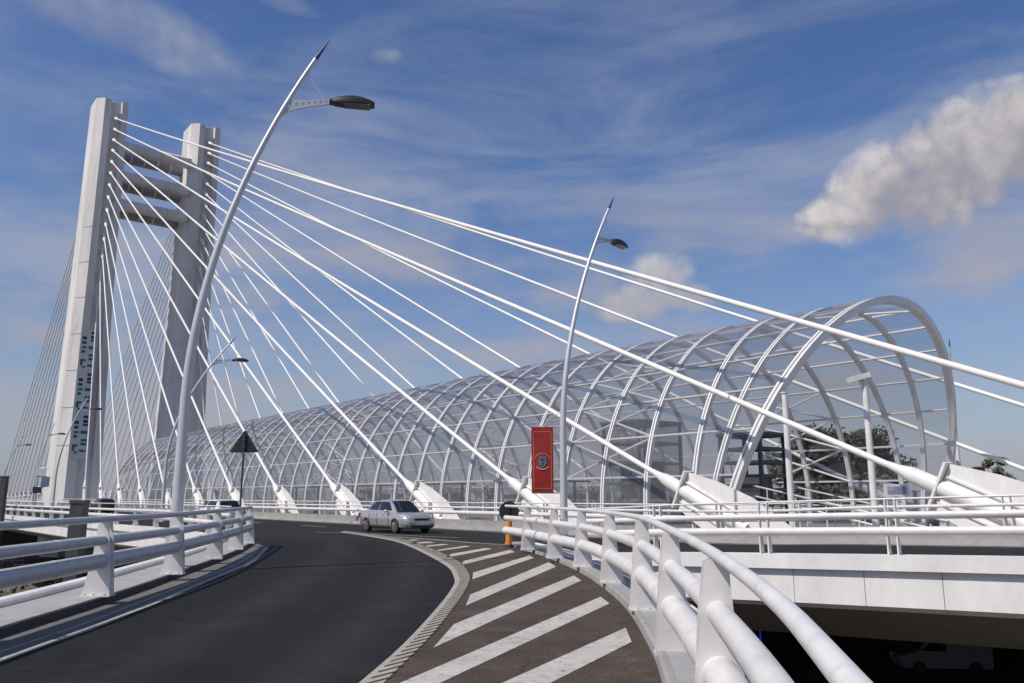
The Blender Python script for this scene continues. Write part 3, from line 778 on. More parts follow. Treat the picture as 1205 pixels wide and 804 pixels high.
# platform canopy frames, benches and tram poles under the glass
for i, s in enumerate((40, 52, 64, 76)):
    t = thing('platform_shelter', ns(34.5, s, -1.55), 'grey steel platform shelter under the glass, %s from the tunnel mouth' % ORD[i], 'shelter', 'tram platform shelters')
    mb = MB()
    for q in (-2.5, 2.5): mb.bar(ns(34.5, s + q, -1.55), ns(34.5, s + q, .9), .12, .12, up=AX)
    mb.build('post', STEELD, t)
    mb = MB(); mb.box(ns(34.5, s, .95), (1.8, 6, .1), NX, AX); mb.build('roof', STEELD, t)
    mb = MB(); mb.quad([ns(35.2, s - 2.5, -1.3), ns(35.2, s + 2.5, -1.3), ns(35.2, s + 2.5, .8), ns(35.2, s - 2.5, .8)]); mb.build('glass_wall', CLEARGLASS, t)
    mb = MB(); mb.box(ns(34.9, s, -1.1), (.4, 3, .06), NX, AX); mb.box(ns(34.9, s - 1.2, -1.33), (.3, .08, .4), NX, AX); mb.box(ns(34.9, s + 1.2, -1.33), (.3, .08, .4), NX, AX); mb.build('bench', DARKG, t)
# sloping stair balustrades at the mouth
for i, nn in enumerate((31.6, 34.6)):
    t = thing('stair_balustrade', ns(nn, 20, -1.55), 'white sloping stair balustrade at the tunnel mouth, %s one' % ('nearer' if i == 0 else 'farther'), 'balustrade', 'stair balustrades')
    for z in (.0, .45):
        mb = MB(); mb.tube([ns(nn, 22.5, .35 + z - .3), ns(nn, 15.5, -1.4 + z)], .04, 8); mb.build('handrail', RAILW, t, True)
    for q in range(5):
        f = (q + .5) / 5; mb = MB(); mb.tube([ns(nn, 22.5 - 7 * f, -1.55), ns(nn, 22.5 - 7 * f, .5 - 1.75 * f)], .03, 6); mb.build('baluster', RAILW, t)

# white mast poles by the tunnel mouth
def mast(px, ytop, n_, label, cam_box):
    a, b, d = ray(px, ytop); k = n_ / (a * NX.x + b * NX.y); top = Vector((a * k, b * k, d * k))
    c = Vector((top.x, top.y, -1.55)); t = thing('camera_mast', c, label, 'mast', 'white masts at the tunnel mouth')
    mb = MB(); mb.tube([c, Vector((c.x, c.y, top.z))], [.13, .11], 14); mb.build('pole', RAILW, t, True)
    mb = MB(); mb.box(c + UP * .03, (.45, .45, .06)); mb.build('base_plate', RAILW, t)
    if cam_box:
        q = Vector((top.x - .25, top.y - .1, top.z + .08)); mb = MB(); mb.box(q, (.85, .24, .2), Vector((.96, .05, .26)).normalized(), Vector((-.05, 1, 0)).normalized(), Vector((-.26, 0, .96)).normalized()); mb.build('camera_housing', RAILW, t)
        mb = MB(); mb.tube([Vector((top.x, top.y, top.z - .5)), q], .05, 8); mb.build('bracket', RAILW, t)
    else:
        mb = MB(); mb.tube([Vector((c.x, c.y, top.z)), Vector((c.x, c.y, top.z + .05))], [.15, .15], 14); mb.build('cap', RAILW, t)
mast(923, 463, 28.3, 'plain white mast beside the near foot of the tunnel end rib', False)
mast(1017, 447, 29.6, 'white mast with a tilted camera housing on top', True)
mast(1123, 498, 47.6, 'short white mast beside the far foot of the tunnel end rib', False)
# small framed picture board
c = ns(31.5, 17.2, -1.55); a_, b_, d_ = ray(1055, 577); k = 31.5 / (a_ * NX.x + b_ * NX.y); pc = Vector((a_ * k, b_ * k, d_ * k))
t = thing('picture_board', Vector((pc.x, pc.y, -1.55)), 'small white framed picture board at the tunnel mouth', 'sign board')
mb = MB(); mb.tube([Vector((pc.x, pc.y + .05, -1.55)), Vector((pc.x, pc.y + .05, pc.z - .2))], .04, 8); mb.build('post', RAILW, t, True)
mb = MB(); mb.box(pc, (.95, .08, .46)); mb.build('frame', RAILW, t)
mb = MB(); mb.box(pc - Vector((0, .045, 0)), (.74, .01, .3)); mb.build('picture', PICT, t)

# ------------------------------------------------------------------ street lamps
def lamp(base, top_px, Ydepth, label, head_dir, arm=1.1, r0=.115, m=LAMPW, group='curved street lamps'):
    base = Vector(base); top = at(top_px[0], top_px[1], Ydepth)
    H = top.z - base.z; lean = Vector((top.x - base.x, top.y - base.y, 0))
    sc = H / 12.4
    t = thing('street_lamp', base, label, 'street lamp', group)
    def P(h): return base + UP * (H * h) + lean * (max(0, (h - .28) / .72) ** 1.9)
    def R(h): return r0 * sc * (1.12 - .72 * h)
    hs = [i / 36 * .955 for i in range(37)]
    mb = MB(); mb.tube([P(h) for h in hs], [R(h) for h in hs], 16); mb.build('pole', m, t, True)
    mb = MB(); mb.tube([P(.955), P(.96), P(1.0)], [R(.955) * 1.05, R(.955) * 1.05, .008], 12); mb.build('tip', BLUE, t, True)
    mb = MB(); mb.box(base + UP * .03, (.42 * sc, .42 * sc, .06)); mb.box(base + UP * .5, (R(0) * 2.05, R(0) * 2.05, .5)); mb.build('base_plate', m, t)
    hd = Vector(head_dir).normalized(); side = Vector((-hd.y, hd.x, 0)).normalized()
    j = P(.85); L = arm * sc
    # perforated bracket arm: outline with round holes, triangulated
    bm = bmesh.new(); top_e = []; bot_e = []
    lo = P(.835); 
    up_pts = [(0.06, .14 * sc), (L * .5, .19 * sc), (L, .26 * sc)]; dn = [(-.06, -.16 * sc), (L * .5, .05 * sc), (L, .16 * sc)]
    def top_at(x): return .14 * sc + (.12 * sc) * x / L
    def bot_at(x): return -.22 * sc + .37 * sc * (x / L) ** .6
    mbA = MB(); nh = 7
    xs = [L * (.02 + .90 * (i / nh) ** .9) for i in range(nh + 1)]
    def wp(x, z): return j + hd * x + UP * z
    for i in range(nh):                          # each cell: a quad with an octagonal hole
        x0, x1 = xs[i], xs[i + 1]; cx = (x0 + x1) / 2; cz = (top_at(cx) + bot_at(cx)) / 2
        rad = .29 * min(x1 - x0, top_at(cx) - bot_at(cx)) * 1.05
        o8 = [(x1, cz), (x1, top_at(x1)), (cx, top_at(cx)), (x0, top_at(x0)), (x0, cz), (x0, bot_at(x0)), (cx, bot_at(cx)), (x1, bot_at(x1))]
        i8 = [(cx + rad * math.cos(k * math.pi / 4), cz + rad * math.sin(k * math.pi / 4)) for k in range(8)]
        for k in range(8):
            q = [o8[k], o8[(k + 1) % 8], i8[(k + 1) % 8], i8[k]]
            mbA.loft([[wp(x, z) + side * .025 for x, z in q], [wp(x, z) - side * .025 for x, z in q]])
    mbA.prism([(xs[-1], top_at(xs[-1])), (L, top_at(L)), (L, bot_at(L)), (xs[-1], bot_at(xs[-1]))], j, hd, UP, side, .05)
    mbA.prism([(-.12 * sc, -.3 * sc), (xs[0], bot_at(xs[0])), (xs[0], top_at(xs[0])), (.05, top_at(0))], j, hd, UP, side, .05)
    mbA.build('bracket_arm', m, t)
    e = wp(L, .21 * sc)
    mb = MB(); mb.tube([P(.925), wp(L * .82, top_at(L * .82))], .012 * sc, 6); mb.build('tie_rod', m, t)
    # head: dark shell, domed above, flat lens below
    mb = MB(); hl = .98 * sc; hw = .19 * sc; rings = []
    for q in range(9):
        f = q / 8; w = hw * (.25 + .75 * math.sin(math.pi * min(1, .12 + f * .80)) ** .7) ; hgt = .17 * sc * math.sin(math.pi * (.1 + .84 * f)) ** .8 + .015
        c = e + hd * (hl * f) + UP * (.01 * f)
        rings.append([c + side * (w * math.cos(a)) + UP * (hgt * math.sin(a) if a < math.pi + .01 else 0) for a in [k * math.pi / 8 for k in range(9)]] + [c - side * w - UP * .05 * sc, c + side * w - UP * .05 * sc])
    mb.loft(rings); head = mb.build('lamp_head', HEAD, t, True)
    mb = MB(); mb.box(e + hd * hl * .58 - UP * .062 * sc, (hl * .62, hw * 1.5, .03 * sc), hd, side); mb.build('lens', LENS, head)
    mb = MB(); mb.tube([e - hd * .08 * sc, e + hd * .1 * sc], .085 * sc, 10); mb.build('neck', DARKG, head)
    return t
lamp((-7.32, 18.2, -1.55), (388, 47), 18.9, 'tallest curved street lamp standing behind the left walkway guardrail', (1, .18, 0))
lamp((1.72, 27.6, -1.45), (723, 231), 29.2, 'curved street lamp that carries the red banner', (.62, .78, 0), group='curved street lamps')
lamp(at(190, 614, 46), (279, 396), 47, 'curved street lamp in front of the far pylon leg', (1, .4, 0), arm=1.25)
lamp(at(61, 605, 67), (107, 463), 68, 'curved street lamp crossing the tower banner', (.9, .45, 0))
lamp(at(37, 603, 84), (65, 497), 85, 'curved street lamp beside the square traffic signs', (.9, .5, 0))
lamp(at(-2, 602, 98), (29, 512), 99, 'curved street lamp nearest the left end of the bridge', (.9, .5, 0))
cR = ns(52, 21, -1.5); aR = ray(1150, 560); 
lamp(ns(62.5, 0, -1.5) + AX * (62.5 * .43), (1117, 398), (ns(62.5, 62.5 * .43)).y - 1, 'curved street lamp beyond the glass tunnel leaning left', (-.9, -.3, 0))

# red banner hung on the second lamp
LB = Vector((1.72, 27.6, 0))
t = thing('hanging_banner', (1.3, 27.55, .0), 'tall red banner with a round coat of arms hung from a lamp post', 'banner')
bt = at(651.5, 503, 27.5); bb = at(650.5, 579.5, 27.5); x0 = at(626, 503, 27.5).x - .02; x1 = bt.x - .02
mb = MB(); M = 14; rings = []
for i in range(M + 1):
    f = i / M; z = bt.z + (bb.z - bt.z) * f
    rings.append([Vector((x0 + (x1 - x0) * g, 27.5 + .03 * math.sin(f * 5 + g * 3) * (1 - g) , z)) for g in (0, .25, .5, .75, 1)])
F1 = rings; B1 = [[p + Vector((0, .012, 0)) for p in r] for r in rings]
mb.loft(F1, closed=False); mb.loft(B1, closed=False); mb.build('cloth', REDCLOTH, t, True)
def bp(u, v, o=.012):                           # banner coordinates, 0..1 across and down
    return Vector((x0 + (x1 - x0) * u, 27.5 + .03 * math.sin(v * 5 + u * 3) * (1 - u) - o, bt.z + (bb.z - bt.z) * v))
mb = MB()
def bline(mb, a, b, w):
    p, q = bp(*a), bp(*b); d = (q - p).normalized(); s = Vector((-d.z, 0, d.x)) * w
    M = 8
    P = [bp(a[0] + (b[0] - a[0]) * i / M, a[1] + (b[1] - a[1]) * i / M) for i in range(M + 1)]
    mb.loft([[x - s, x + s] for x in P], closed=False)
for a, b in (((.1, .07), (.9, .07)), ((.9, .07), (.9, .94)), ((.1, .94), (.9, .94)), ((.1, .07), (.1, .94))): bline(mb, a, b, .006)
mb.build('border', GOLD, t)
bw, bh = x1 - x0, bt.z - bb.z
def em(x, z, o=.016): return bp(.5 + x / bw, .53 - z / bh, o)
mb = MB(); sh = [(-.13, .16), (.13, .16), (.135, -.05), (.1, -.15), (0, -.2), (-.1, -.15), (-.135, -.05)]
mb.face([mb.bm.verts.new(em(x, z, .018)) for x, z in sh]); emb = mb.build('emblem', SHIELD, t)
mb = MB()
for (a, b, c_, d_) in ((-.07, .04, .07, .11), (-.02, -.08, .03, .03), (-.06, -.13, .05, -.1)):
    mb.face([mb.bm.verts.new(em(x, z, .022)) for x, z in ((a, b), (c_, b), (c_, d_), (a, d_))])
mb.build('emblem_figure', SHIELDD, emb)
mb = MB()
for k in range(13):                             # ring of small letters above the shield
    a = math.radians(28 + k * 10.4); r1, r2 = .255, .285
    mb.face([mb.bm.verts.new(em(r * math.cos(a + q), r * math.sin(a + q) - .0, .018)) for r, q in ((r1, -.055), (r1, .035), (r2, .035), (r2, -.055))])
mb.build('lettering', GOLD, emb)
mb = MB()
P = [(-.2 + .4 * k / 8, -.17 - .085 * math.sin(math.pi * k / 8)) for k in range(9)]
mb.loft([[em(x, z - .018, .018), em(x, z + .018, .018)] for x, z in P], closed=False); mb.build('ribbon', PALEPINK, emb)
mb = MB()
for v in (-.012, 1.008): 
    z = bt.z + (bb.z - bt.z) * v; mb.tube([Vector((x0, 27.52, z)), Vector((LB.x, 27.6, z))], .022, 8)
mb.build('bracket', RAILG, t, True)
mb = MB(); mb.tube([Vector((x0 + .42, 27.52, bt.z)), Vector((x0 + .55, 27.54, bt.z + .28)), Vector((LB.x, 27.6, bt.z + .55))], .014, 6); mb.build('tie_rod', RAILG, t)

# ------------------------------------------------------------------ signs
c = Vector((-8.98, 27.5, -1.42)); ztri, zt2 = at(283, 507, 27.5), at(283, 532.5, 27.5)
t = thing('warning_sign', c, 'triangular road sign seen from its black back on a dark post', 'road sign')
mb = MB(); mb.tube([c, Vector((c.x, c.y, ztri.z - .12))], .035, 10); mb.build('post', DARKG, t, True)
mb = MB(); mb.prism([(-.44, 0), (.44, 0), (.47, .04), (.03, ztri.z - zt2.z), (-.03, ztri.z - zt2.z), (-.47, .04)], Vector((c.x, c.y + .05, zt2.z)), Vector((1, 0, 0)), UP, Vector((0, 1, 0)), .02); mb.build('plate', BLACK, t)
mb = MB(); 
for z in (.16, .42): mb.box(Vector((c.x, c.y - .0, zt2.z + z)), (.12, .1, .04))
mb.build('clamp', DARKG, t)
c = Vector((-.1, 27.0, -1.6)); dz = at(600.5, 602, 27.0).z
t = thing('keep_side_sign', c, 'round black-backed road sign on an orange bollard post at the rail end', 'road sign')
mb = MB(); mb.tube([c, c + UP * (dz + 1.3)], .1, 14); mb.build('post', ORANGE, t, True)
mb = MB(); mb.tube([c, c + UP * .1], .135, 14); mb.build('foot', DARKG, t, True)
mb = MB(); mb.tube([Vector((c.x, c.y + .1, dz)), Vector((c.x, c.y + .13, dz))], .31, 28); mb.build('disc', BLACK, t)
mb = MB(); mb.tube([Vector((c.x, c.y + .085, dz)), Vector((c.x, c.y + .145, dz))], .325, 28); mb.tube([Vector((c.x, c.y + .05, dz - .2)), Vector((c.x, c.y + .05, dz + .2))], .03, 8); mb.build('backing_frame', BLACK, t)

# left end: sign panels on brackets, dark posts
def panel_sign(px, Y, zb, panels, label):
    b = at(px, 603, Y); c = Vector((b.x, b.y, zb)); t = thing('traffic_sign_mast', c, label, 'traffic sign')
    tops = [at(0, p[1], Y).z for p in panels]
    mb = MB(); mb.tube([c, Vector((c.x, c.y, max(tops) + .1))], .09, 10); mb.build('post', LAMPW, t, True)
    for (xa, ya, xb, yb, m) in panels:
        p, q = at(xa, ya, Y), at(xb, yb, Y)
        mb = MB(); mb.box(((p.x + q.x) / 2, Y - .1, (p.z + q.z) / 2), (abs(q.x - p.x), .08, abs(q.z - p.z))); mb.build('panel', m, t)
        mb = MB(); mb.tube([Vector((c.x, Y, p.z)), Vector((q.x + .3, Y, p.z))], .05, 8); mb.build('bracket', LAMPW, t)
panel_sign(40, 82, -1.5, [(43, 551, 54, 560, RAILG), (50, 561, 58, 573, SHIELD), (39.5, 573, 49, 580.5, BLACK)], 'sign mast with grey, blue and black panels by the bridge edge')
def dark_post(xc, w, ytop, Y, label):
    b = at(xc, ytop, Y); wm = w * Y / F; c = Vector((b.x, Y, ZG)); t = thing('concrete_pier', c, label, 'pier', 'dark piers beside the bridge')
    mb = MB(); mb.box(Vector((c.x, Y, (ZG + b.z) / 2)), (wm, wm, b.z - ZG)); mb.build('shaft', DARKG, t)
    mb = MB(); mb.box(Vector((c.x, Y, b.z + .05)), (wm * 1.12, wm * 1.12, .14)); mb.build('cap', DARKG, t)
dark_post(94, 14.5, 592, 38, 'dark grey square pier rising in the gap left of the slip road')
dark_post(5.5, 6.5, 562, 70, 'tall dark grey pier at the left end of the bridge railing')

# ------------------------------------------------------------------ vehicles
def car(c, heading, label, paint, hatch=False, name='saloon_car'):
    """loft body, boolean wheel arches, separate glass, wheels and lamps; local x forward, y left"""
    h = Vector((heading[0], heading[1], 0)).normalized(); l = Vector((-h.y, h.x, 0))
    c = Vector(c)
    t = thing(name, c, label, 'car')
    def W(x, y, z): return c + h * x + l * y + UP * z
    st = [(-2.25, .60, .38, .80, .84), (-2.20, .74, .30, .88, .93), (-2.0, .82, .24, .93, 1.0), (-1.55, .865, .2, .945, 1.03), (-.9, .88, .19, .93, .98), (0, .88, .19, .91, .95), (.85, .88, .19, .90, .94), (1.25, .875, .19, .875, .93),
          (1.7, .855, .2, .82, .90), (2.0, .82, .2, .76, .84), (2.17, .74, .22, .70, .76), (2.26, .58, .27, .63, .68)]
    rings = []
    for x, w, zb, belt, top in st:
        half = [(0, zb), (w * .8, zb), (w * .95, zb + .07), (w * .985, (zb + belt) * .42 + .05), (w, (zb + belt) / 2 + .06), (w * .985, belt - .06), (w * .93, belt), (w * .6, top - .012), (0, top)]
        rings.append([W(x, y, z) for y, z in half] + [W(x, -y, z) for y, z in reversed(half[1:-1])])
    mb = MB(); mb.loft(rings); body = mb.build('body', paint, t, True, angle=50)
    # wheel arches
    cutters = []
    for x in (-1.32, 1.33):
        m2 = MB(); m2.tube([W(x, -1.2, .31), W(x, 1.2, .31)], .355, 28); cc = m2.build('arch', BLACK, t); cutters.append(cc)
    for cc in cutters:
        md = body.modifiers.new('b', 'BOOLEAN'); md.operation = 'DIFFERENCE'; md.object = cc; md.solver = 'EXACT'
    bpy.context.view_layer.update()
    dg = bpy.context.evaluated_depsgraph_get()
    me = bpy.data.meshes.new_from_object(body.evaluated_get(dg)); body.modifiers.clear(); body.data = me
    for cc in cutters: bpy.data.objects.remove(cc)
    # inner liner so arches read dark
    mb = MB(); mb.box(W(0, 0, .42), (3.9, 1.2, .4), h, l); mb.build('underbody', BLACK, t)
    # greenhouse
    gb = [(-1.72, .66, .99), (-1.2, .79, .955), (0, .81, .93), (.62, .79, .92), (1.12, .66, .925)]
    gt = [(-1.02, .52, 1.40), (-.75, .57, 1.445), (-.1, .59, 1.465), (.22, .575, 1.45), (.42, .52, 1.425)] if not hatch else [(-1.6, .54, 1.38), (-1.1, .57, 1.445), (-.1, .59, 1.465), (.22, .575, 1.45), (.42, .52, 1.425)]
    if hatch: gb[0] = (-1.95, .66, .99)
    mb = MB(); rg = []
    for (xb, yb, zb), (xt, yt, zt) in zip(gb, gt):
        rg.append([W(xb, yb, zb - .03), W(xb * .5 + xt * .5, yb * .55 + yt * .45, (zb + zt) / 2 + .03), W(xt, yt, zt - .03), W(xt, yt * .85, zt), W(xt, 0, zt + .025), W(xt, -yt * .85, zt), W(xt, -yt, zt - .03), W(xb * .5 + xt * .5, -yb * .55 - yt * .45, (zb + zt) / 2 + .03), W(xb, -yb, zb - .03)])
    mb.loft(rg, cap=False, closed=False)
    mb.face([mb.bm.verts.new(p) for p in rg[0]]); mb.face([mb.bm.verts.new(p) for p in rg[-1]])
    mb.build('roof', paint, t, True, angle=35)
    def lerp(i, f, side, v, o):
        (xb, yb, zb), (xt, yt, zt) = gb[i], gt[i]; (xb2, yb2, zb2), (xt2, yt2, zt2) = gb[i + 1], gt[i + 1]
        xb, yb, zb = xb + (xb2 - xb) * f, yb + (yb2 - yb) * f, zb + (zb2 - zb) * f; xt, yt, zt = xt + (xt2 - xt) * f, yt + (yt2 - yt) * f, zt + (zt2 - zt) * f
        mx, my, mz = (xb + xt) / 2, yb * .55 + yt * .45, (zb + zt) / 2 + .03
        if v < .5: g = v * 2; p = (xb + (mx - xb) * g, yb + (my - yb) * g, zb - .03 + (mz - zb + .03) * g)
        else: g = v * 2 - 1; p = (mx + (xt - mx) * g, my + (yt - my) * g, mz + (zt - .03 - mz) * g)
        return W(p[0], side * (p[1] + o), p[2] + o * .3)
    for side in (-1, 1):
        for (ia, fa, ib, fb) in ((0, .45, 1, .72), (1, .80, 3, .55)):
            mb = MB(); ta = ia + fa; tbb = ib + fb; cols = [ta + (tbb - ta) * q / 6 for q in range(7)]
            mb.loft([[lerp(min(3, int(cx)), cx - min(3, int(cx)), side, v, .008) for v in (.16, .5, .9)] for cx in cols], closed=False)
            mb.build('window', CARGLASS, t, True)
    for side in (-1, 1):
        for xd in (-1.02, -.28, .78):
            mb = MB(); mb.tube([W(xd, side * .872, .26), W(xd, side * .884, .55), W(xd, side * .872, .88)], .009, 5); mb.build('door_seam', BLACK, t)
        mb = MB(); mb.tube([W(-.95, side * .885, .33), W(.95, side * .885, .33)], .022, 6); mb.build('sill_trim', DARKG, t)
    for end in (0, 4):
        (xb, yb, zb), (xt, yt, zt) = gb[end], gt[end]; sg = .02 * (1 if end else -1)
        mb = MB(); P = []
        for f in (.06, .5, .94):
            x = xb + (xt - xb) * f; y = yb + (yt - yb) * f; z = zb - .0 + (zt - zb) * f
            P.append([W(x + sg, y * .9, z + .02), W(x + sg * 1.2, 0, z + .035), W(x + sg, -y * .9, z + .02)])
        mb.loft(P, closed=False); mb.build('windscreen' if end else 'rear_window', CARGLASS, t, True)
    for x in (-1.32, 1.33):
        for sd_ in (-1, 1):
            mb = MB(); y0, y1 = .66 * sd_, .865 * sd_
            mb.tube([W(x, y0, .31), W(x, y0 + .02 * sd_, .31), W(x, y1 - .03 * sd_, .31), W(x, y1, .31)], [.27, .315, .315, .285], 26); wh = mb.build('wheel', TYRE, t, True)
            mb = MB(); mb.tube([W(x, y1 - .01 * sd_, .31), W(x, y1 + .006 * sd_, .31)], .205, 22)
            for q in range(5):
                a = q * 2 * math.pi / 5; ca, sa = math.cos(a), math.sin(a)
                mb.bar(W(x, y1 + .012 * sd_, .31), W(x + .19 * ca, y1 + .012 * sd_, .31 + .19 * sa), .05, .02, up=l)
            mb.build('rim', RIM, wh, True)
            mb = MB()
            for q in range(5):
                a = (q + .5) * 2 * math.pi / 5; mb.tube([W(x + .12 * math.cos(a), y1, .31 + .12 * math.sin(a)), W(x + .12 * math.cos(a), y1 + .009 * sd_, .31 + .12 * math.sin(a))], .045, 8)
            mb.build('rim_opening', BLACK, wh)
    for sd_ in (-1, 1):
        mb = MB(); P = [(2.19, .46, .56), (2.14, .64, .545), (1.99, .80, .60), (1.66, .835, .78), (1.86, .70, .80), (2.1, .54, .735)]
        mb.loft([[W(x + .06, y * sd_ * 1.0 + .03 * sd_, z + .03) for x, y, z in P], [W(x - .16, y * sd_ * .93, z - .02) for x, y, z in P]]); mb.build('headlight', LIGHTGL, t, True)
        mb = MB(); mb.tube([W(2.0, .69 * sd_, .37), W(2.17, .69 * sd_, .37)], .055, 12); mb.build('fog_lamp', BLACK, t)
        mb = MB(); mb.prism([(-2.2, .64), (-2.2, .86), (-2.03, .88), (-2.06, .70)], W(0, .72 * sd_, 0), h, UP, l, .2); mb.build('tail_lamp', REDGL, t)
        mb = MB(); mb.sphere(W(.72, .97 * sd_, .98), .1, (.8, 1.1, .75), 6); mb.bar(W(.75, .80 * sd_, .93), W(.74, .93 * sd_, .96), .06, .05); mb.build('mirror', paint, t, True)
        mb = MB()
        for x in (-.62, .32): mb.box(W(x, .885 * sd_, .80), (.16, .03, .025), h, l)
        mb.build('door_handle', paint, t)
    mb = MB(); mb.prism([(-.36, .56), (.36, .56), (.42, .66), (-.42, .66)], W(2.235, 0, 0), l, UP, h, .08); mb.build('grille', BLACK, t)
    mb = MB(); mb.prism([(-.6, .27), (.6, .27), (.52, .36), (-.52, .36)], W(2.245, 0, 0), l, UP, h, .06); mb.build('lower_intake', BLACK, t)
    mb = MB(); mb.box(W(2.285, 0, .45), (.02, .46, .1), h, l); mb.build('number_plate', PLATE, t)
    return t
cpos = gp(478, 626.5, -1.6)
car((cpos.x - .55, cpos.y + .5, -1.604), (.62, -.785), 'silver saloon car driving on the bridge road towards the junction', SILVER)
q = at(256, 600, 49)
car((q.x, q.y, -1.604), (-.64, .77), 'white hatchback half hidden behind the left bridge railing', WHITECAR, True, 'hatchback_car')
# van on the bridge, far left
def van(c, heading, label, paint, L=4.9, Wd=1.9, H=2.1, name='delivery_van'):
    h = Vector((heading[0], heading[1], 0)).normalized(); l = Vector((-h.y, h.x, 0)); c = Vector(c)
    t = thing(name, c, label, 'van')
    def W(x, y, z): return c + h * x + l * y + UP * z
    pr_ = [(-L / 2, .4), (-L / 2 + .08, .3), (L / 2 - .1, .3), (L / 2, .45), (L / 2 - .02, .9), (L / 2 - .9, 1.15), (L / 2 - 1.6, H - .08), (L / 2 - 1.9, H), (-L / 2 + .15, H), (-L / 2, H - .2)]
    mb = MB()
    mb.loft([[W(x, y, z) if abs(y) > .8 * Wd / 2 else W(x, y, z) for x, z in [(px * (1 if abs(y) < Wd * .49 else .985), .3 + (pz - .3) * (1 if abs(y) < Wd * .45 else .975)) for px, pz in pr_]] for y in (-Wd / 2, -Wd * .44, Wd * .44, Wd / 2)])
    mb.build('body', paint, t)
    for sd_ in (-1, 1):
        mb = MB(); y = sd_ * (Wd / 2 + .004)
        mb.quad([W(L / 2 - 1.05, y, 1.15), W(L / 2 - 1.65, y, H - .3), W(L / 2 - 2.3, y, H - .3), W(L / 2 - 2.3, y, 1.12)]); mb.build('window', CARGLASS, t)
        for x in (-L * .3, L * .31):
            mb = MB(); mb.tube([W(x, sd_ * (Wd / 2 - .2), .33), W(x, sd_ * (Wd / 2 + .02), .33)], .33, 18); mb.build('wheel', TYRE, t, True)
            
    mb = MB(); mb.quad([W(L / 2 - .93, -Wd * .4, 1.19), W(L / 2 - .93, Wd * .4, 1.19), W(L / 2 - 1.55, Wd * .36, H - .14), W(L / 2 - 1.55, -Wd * .36, H - .14)])
    for v in mb.bm.verts: v.co += h * .02 + UP * .02
    mb.build('windscreen', CARGLASS, t)
    for sd_ in (-1, 1):
        mb = MB(); mb.box(W(L / 2 - .04, sd_ * Wd * .36, .72), (.12, .3, .16), h, l); mb.build('headlight', LIGHTGL, t)
vq = gp(1108, 790, ZG)
van((vq.x, vq.y, ZG), (-1, .1), 'grey van parked in the shade under the bridge', VANG, 4.6, 1.8, 2.0)
q = at(121, 598, 80)
car((q.x, q.y, -1.604), (-.62, .785), 'black hatchback behind the bridge railing near the pylon', BLACK, True, 'hatchback_car')
mb = None

# ------------------------------------------------------------------ under the bridge
def pier(n_, s, label):
    c = ns(n_, s, ZG); t = thing('bridge_pier', c, label, 'pier', 'round piers under the bridge')
    mb = MB(); mb.tube([c, c + UP * (zroad(s) - 2.4 - ZG - .8)], .7, 20); mb.build('shaft', CONCD, t, True)
    mb = MB(); mb.box(c + UP * (zroad(s) - 2.4 - ZG - .4), (2.2, 2.2, .8), NX, AX); mb.build('cap', CONCD, t)
for i, (n_, s) in enumerate(((30, 24), (52, 36), (22, 60), (38, 60), (20, 92), (38, 92))):
    pier(n_, s, 'round concrete pier under the deck, standing %s' % ['behind the slip road nose', 'farthest behind the slip road nose', 'below the left railing, nearest row near side', 'below the left railing, nearest row far side', 'below the left railing, farther row near side', 'below the left railing, farther row far side'][i])
nq = at(895, 752, 34); t = MB(); t.tube([nq - UP * .4, nq + UP * .4], .03, 8); tag(t.build('tube_lamp', NEON, None, True, loc=nq), 'thin blue tube lamp glowing in the dark under the bridge', 'lamp')
t = thing('retaining_wall', ns(70, 0, ZG), 'dark concrete wall closing the space under the bridge', 'wall')
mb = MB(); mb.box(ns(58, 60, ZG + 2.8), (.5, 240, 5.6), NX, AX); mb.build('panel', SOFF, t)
mb = MB(); mb.box(ns(57.7, 60, ZG + 5.7), (.9, 240, .25), NX, AX); mb.build('coping', CONCD, t)
# rubble, timber and crates on the ground left of the ramp
mb = MB()
for i in range(420):
    x = random.uniform(-62, -16); y = random.uniform(26, 92); r = random.uniform(.1, .5)
    c = Vector((x, y, ZG + r * .2))
    a = random.uniform(0, 3.14); mb.box(c, (r * random.uniform(.6, 2.2), r, r * random.uniform(.3, .9)), Vector((math.cos(a), math.sin(a), random.uniform(-.3, .3))).normalized(), Vector((-math.sin(a), math.cos(a), 0)))
tag(mb.build('rubble', CONCD), 'broken concrete and timber scattered on the ground below', 'rubble', kind='stuff')
mb = MB()
for i in range(5000):
    cl = random.choice([(-40, 60), (-30, 70), (-52, 75), (-24, 44), (-36, 84), (-46, 52), (-60, 95), (-28, 36)])
    x = cl[0] + random.gauss(0, 3.2); y = cl[1] + random.gauss(0, 3.2); hgt = random.uniform(.2, 1.1)
    a = random.uniform(0, 6.28); w = random.uniform(.08, .22)
    p = Vector((x, y, ZG + hgt * .5)); d = Vector((math.cos(a), math.sin(a), 0)); u = Vector((random.uniform(-.5, .5), random.uniform(-.5, .5), 1)).normalized()
    mb.quad([p - d * w, p + d * w, p + d * w * .5 + u * hgt * .5, p - d * w * .5 + u * hgt * .5])
tag(mb.build('weeds', LEAF2), 'rough green weeds on the ground below the ramp', 'weeds', kind='stuff')
q = gp(72, 689, ZG)
